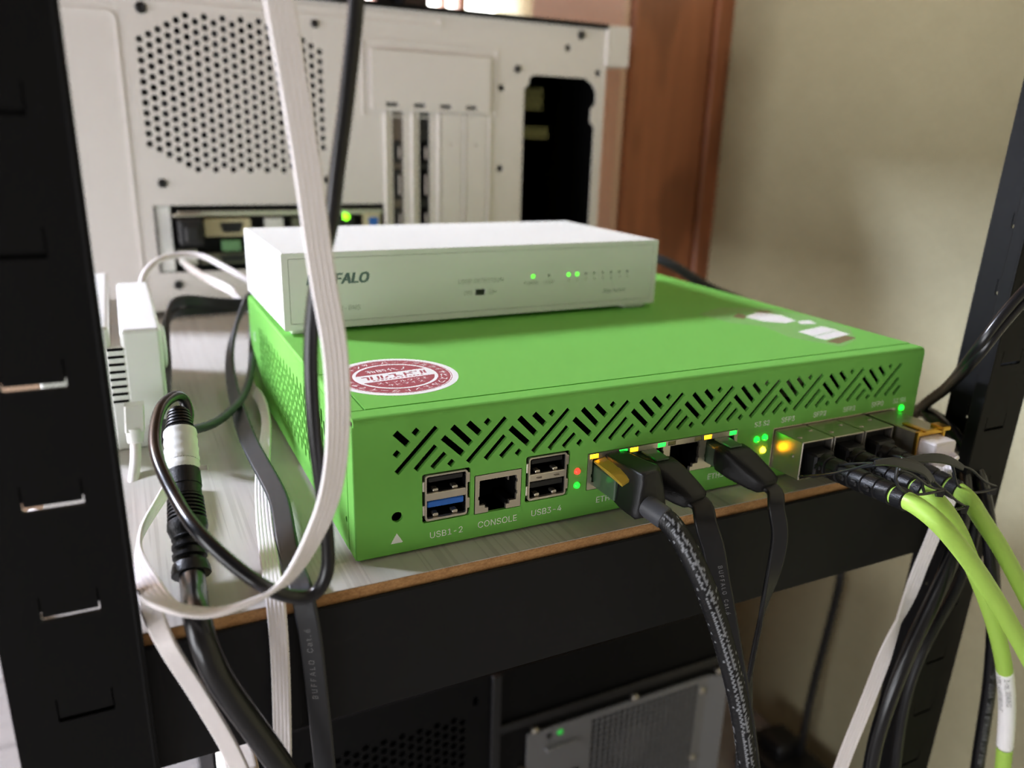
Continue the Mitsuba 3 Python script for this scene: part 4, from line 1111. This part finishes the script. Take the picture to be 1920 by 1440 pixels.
    if i == 1:
        sa_ = np.argmin(np.abs(lp.p[:, 2] - at(1884, 1257, y=-55)[2]))
        sb_ = np.argmin(np.abs(lp.p[:, 2] - at(1885, 1402, y=-55)[2]))
        sub = Path(lp.p[sa_:sb_ + 1], n=40)
        q = put('sleeve', sub.tube(3.32, 22), 'mat_sticker_white', k, smooth=True, label='white printed sleeve')
        # the side of the tube that faces the viewer
        c_ = sub.p[len(sub.p) // 2]
        vd = EYE * 1000 - c_
        ang = math.atan2(vd @ sub.n[len(sub.p) // 2], vd @ sub.w[len(sub.p) // 2])
        tx = sub.text('3-m, 30AWG', 2.0, 1.5, .02, dirn=1, ang=ang - .2, r=3.32)
        put('lettering', tx, 'mat_black', q, label='black printed lettering 3-m, 30AWG')
        tx = sub.text('NPN: 4J0F3B10-F', 1.8, 1.0, .02, dirn=1, ang=ang + .75, r=3.32)
        put('lettering', tx, 'mat_black', q)

# gold and white plug in the last module bay
gm = thing('copper_module', 'brass and steel network module in the last bay, holding a white plug', 'network module')
gx0, gx1 = 217.0, 232.8
put('shell', [cbox(gx0, gx1, -23, 2, 18.8, 19.8, .3), cbox(gx0, gx1, -23, 2, 4.8, 5.6, .3), cbox(gx0, gx0 + .8, -23, 2, 4.6, 19.6, .3), cbox(gx1 - .8, gx1, -23, 2, 4.6, 19.6, .3), cbox(gx0 + .5, gx1 - .5, 0, 2, 4.6, 19.6, .2)], 'mat_nickel', gm)
put('rim', [cbox(gx0 - .3, gx1 + .3, -24, -22.4, 18.2, 20.2, .3), cbox(gx0 - .3, gx1 + .3, -24, -22.4, 4.0, 5.6, .3), cbox(gx0 - .3, gx0 + 1, -24, -22.4, 4.2, 20, .3), cbox(gx1 - 1, gx1 + .3, -24, -22.4, 4.2, 20, .3)], 'mat_gold', gm, label='gold front rim')
put('latch', [cbox(gx0 + 2.5, gx0 + 5.2, -25, -14, 20.0, 20.7, .25), cbox(gx1 - 4.5, gx1 + .2, -26, -20, 19.6, 21.4, .4)], 'mat_gold', gm, label='gold latch')
wp = cable('white_flat_cable', 'white flat cable plugged into the gold-rimmed module and falling along the right rack post')
put('plug', rbox(gx0 + 1.6, gx1 - 1.8, -31, -6, 6.2, 17.6, 1.2), 'mat_white_cable', wp, smooth=30)
P12 = [np.array([gx1 - 6, -28, 11.5]), np.array([gx1 - 5, -33, 10.0])] + [at(*p[:2], y=p[2]) for p in ((1770, 880, -37), (1776, 920, -38), (1768, 960, -33), (1748, 1010, -28), (1727, 1060, -26), (1706, 1115, -26), (1682, 1170, -28), (1655, 1240, -30), (1620, 1330, -32), (1580, 1430, -33), (1560, 1490, -33))]
put('cord', Path(P12, n=120, ext1=[-50, 0, -220], hints=[(0, UP), (.1, UP * .5 + RT), (.2, RT), (.45, RT), (.55, RT * .6 + FW * .6), (.65, RT), (1, RT)]).ribbon(6.2, 1.3, ribs=5), 'mat_white_cable', wp, smooth=35)

# ------------------------------------------------------------------ black cables at the right
r1 = cable('black_cable', 'pair of black round cords crossing the right rack post and bending behind the green router')
for off in (0, 1):
    P = [at(*p[:2], y=p[2]) for p in ((1960, 505 + 20 * off, -35), (1920, 545 + 20 * off, -33), (1880, 590 + 20 * off, -31), (1842, 640 + 18 * off, -28), (1800, 695 + 10 * off, -15), (1765, 732 + 6 * off, 4), (1738, 752 + 6 * off, 16), (1715, 775 + 6 * off, 30))]
    put('strand', Path(P, n=70, ext0=[60, -10, 60]).tube(1.9), 'mat_black_gloss', r1, smooth=True)
r2 = cable('black_cable', 'thick black power cord with faint lettering hanging at the right beside the lime green cables')
P = [at(*p[:2], y=p[2]) for p in ((1720, 770, 28), (1742, 775, 18), (1780, 805, 2), (1815, 850, -10), (1838, 905, -22), (1850, 960, -30), (1858, 1040, -34), (1863, 1130, -34), (1861, 1220, -34), (1852, 1310, -34), (1838, 1400, -34), (1826, 1490, -34))]
r2p = Path(P, n=120, ext1=[-15, 0, -220])
put('cord', r2p.tube(3.05), 'mat_black_gloss', r2, smooth=True)
c_ = r2p.p[85]
vd = EYE * 1000 - c_
ang = math.atan2(vd @ r2p.n[85], vd @ r2p.w[85])
sr = r2p.s[np.argmin(np.linalg.norm(r2p.p - at(1836, 1425, y=-34), axis=1))]
put('lettering', r2p.text('-PS-E  J E T  B U F F A L O   I N C .   V C T F   -F-', 1.75, sr, .02, dirn=-1, ang=ang - .35, r=3.05), 'mat_print_grey2', r2, label='grey printed lettering BUFFALO INC.')
pr('print_grey2', lin(150, 150, 152), .5)
r3 = cable('black_cable', 'thick black cord sweeping down and left across the lower part of the right rack post')
P = [at(*p[:2], y=p[2]) for p in ((1735, 770, 20), (1770, 812, 4), (1800, 870, -12), (1808, 930, -24), (1798, 1000, -30), (1775, 1070, -33), (1738, 1150, -34), (1705, 1220, -35), (1672, 1300, -36), (1645, 1380, -36), (1625, 1490, -36))]
put('cord', Path(P, n=90, ext1=[-20, 0, -220]).tube(3.2), 'mat_black_gloss', r3, smooth=True)
r4 = cable('black_cable', 'thinner black cord running just behind the sweeping thick one')
P = [at(*p[:2], y=p[2]) for p in ((1750, 780, 20), (1795, 830, 0), (1828, 890, -14), (1832, 960, -22), (1818, 1040, -26), (1790, 1110, -28), (1745, 1190, -30), (1710, 1270, -31), (1690, 1350, -31), (1675, 1490, -31))]
put('cord', Path(P, n=90, ext1=[-15, 0, -220]).tube(2.3), 'mat_black', r4, smooth=True)
r5 = cable('black_cable', 'black cord lying on the back edge of the green router behind the switch')
P = [at(*p[:2], y=p[2]) for p in ((1150, 470, 232), (1215, 480, 226), (1250, 492, 216), (1285, 512, 208), (1320, 534, 202), (1380, 560, 204), (1450, 600, 204))]
put('cord', Path(P, n=60).tube(3.2), 'mat_black_soft', r5, smooth=True)

# ------------------------------------------------------------------ below the shelf
pc2 = thing('black_computer', 'black computer tower below the shelf with a grey power supply at its back', 'computer')
BY = 137.0
BX0, BX1, BZ0, BZ1 = -40.0, 292.0, -430.0, -172.0
psx0, psx1, psz0, psz1 = 136.5, 286.5, -307.0, -221.0
hx = []
for i in range(18):
    for j in range(20):
        x = 6 + i * 5.2
        z = -196 - j * 6.0 - (3.0 if i % 2 else 0)
        hx.append(Point(x, z).buffer(2.2, quad_segs=2))
bp2 = sbox(BX0, BZ0, BX1, BZ1).difference(unary_union(hx)).difference(sbox(psx0 + 6, psz0 + 6, psx1 - 8, psz1 - 6)).difference(rrect(101, 104, -190, -184, 1))
put('back_panel', plate_xz(bp2, BY, BY + 1.2), 'mat_case_dark', pc2)
put('shell', [cbox(BX0, BX1, BY + 1.2, BY + 400, BZ1 - 2, BZ1, .5), cbox(BX0, BX0 + 2, BY + 1.2, BY + 400, BZ0, BZ1, .5), cbox(BX1 - 2, BX1, BY + 1.2, BY + 400, BZ0, BZ1, .5), cbox(BX0 + 2, BX1 - 2, BY + 60, BY + 62, BZ0, BZ1 - 2, .5)], 'mat_case_dark', pc2)
put('edge_rim', [cbox(112, 118, BY - 3, BY, BZ0 + 6, BZ1, .6), cbox(112, BX1, BY - 3, BY, -214, -208, .6)], 'mat_black', pc2)
for x in (BX0 + 20, BX1 - 40):
    for y in (BY + 20, BY + 360):
        put('foot', cyl([x, y, -449.8], [x, y, BZ0 + .2], 12), 'mat_black', pc2)
put('sill', cbox(BX0, BX1, BY + 1.5, BY + 399, BZ0 - .5, BZ0 + 1, .2), 'mat_black', pc2)
su = key_of('power_supply', pc2)
cells = [rrect(psx0 + 46 + 4.25 * i, psx0 + 49.4 + 4.25 * i, psz1 - 8 - 4.25 * j, psz1 - 4.6 - 4.25 * j, .3) for i in range(20) for j in range(18)]
hubc = (psx0 + 82, psz1 - 40)
gril = rrect(psx0, psx1 - 12, psz0, psz1, 1.5).difference(unary_union(cells)).difference(rrect(psx0 + 10, psx0 + 38, psz0 + 20, psz0 + 48, 1)).difference(Point(psx0 + 15, psz1 - 6).buffer(2.1)).difference(Point(psx0 + 23, psz1 - 6).buffer(2.4))
scene[su] = mikit.ply(scaled(plate_xz(gril, BY - 2.4, BY - 1.0)), 'mat_psu_grey')
tag(su, 'grey metal power supply with a square-hole grille')
put('housing', [cbox(psx0 + 1, psx1 - 1, BY + 20, BY + 22, psz0 + 1, psz1 - 1, .2), cbox(psx0, psx0 + 1.2, BY - 1, BY + 22, psz0, psz1, .2)], 'mat_void', su)
put('fan_hub', lathe([hubc[0], BY + 8, hubc[1]], [hubc[0], BY + .5, hubc[1]], [(0, 15), (6, 15), (7.5, 12)], 24), 'mat_psu_grey', su, smooth=30)
put('flange', hull([[psx1 - 12, BY - 2.4, psz0], [psx1 - 12, BY - 2.4, psz1], [psx1 - 12, BY - 1, psz0], [psx1 - 12, BY - 1, psz1], [psx1 + 3, BY - 6, psz0 + 4], [psx1 + 3, BY - 6, psz1 - 2], [psx1 + 3, BY - 4, psz0 + 4], [psx1 + 3, BY - 4, psz1 - 2]]), 'mat_psu_grey', su)
put('indicator', lathe([psx0 + 23, BY, psz1 - 6], [psx0 + 23, BY - 3.2, psz1 - 6], [(0, 2.2), (2, 2.2), (3, 1.3)], 16), 'mat_green_lens', su, emit=(.02, .22, .03), label='lit green light')
put('button', cyl([psx0 + 15, BY, psz1 - 6], [psx0 + 15, BY - 2.8, psz1 - 6], 1.9), 'mat_black', su)
put('handle', cbox(psx0 + 12, psx0 + 34, BY - 6, BY - 1.5, psz1 - 16, psz1 - 13.5, .6), 'mat_psu_grey', su)
put('power_inlet', [plate_xz(rrect(psx0 + 10, psx0 + 38, psz0 + 20, psz0 + 48, 1).difference(rrect(psx0 + 13, psx0 + 35, psz0 + 24, psz0 + 44, 3)), BY - 3.4, BY), cbox(psx0 + 11, psx0 + 37, BY + 4, BY + 5, psz0 + 21, psz0 + 47, .1)], 'mat_black', su)
for x, z in ((psx0 + 5, psz1 + 1.5), (psx0 - 3, psz1 - 26), (psx0 + 78, psz1 + 2), (psx1 - 3, psz1 + 1), (psx1 - 16, psz1 - 11), (psx1 - 18, psz0 + 20)):
    put('screw', lathe([x, BY - .5, z], [x, BY - 4.4, z], [(0, 2.4), (2.6, 2.4), (3.5, 1.6), (3.9, .6)], 16), 'mat_nickel', su, smooth=40, label='shiny screw')
pk = thing('power_plug', 'black plug and adapter with a thin cord near the foot of the olive wall', 'power plug')
q0 = at(1460, 1392, x=452)
put('body', [rbox(425, 480, q0[1] - 60, q0[1] + 30, -449, q0[2] - 6, 8), rbox(440, 470, q0[1] - 14, q0[1] + 16, q0[2] - 20, q0[2] + 8, 7)], 'mat_black', pk, smooth=30)
q1 = at(1505, 1385, x=460)
put('cord', Path([q1 + [0, 0, -18], q1, at(1522, 1300, x=464), at(1545, 1210, x=468), at(1566, 1130, x=470), at(1576, 1080, x=470), at(1580, 1000, x=470)], n=60).tube(3.4), 'mat_black', pk, smooth=True)

scene.pop('type', None)
scene = {'type': 'scene', **scene}
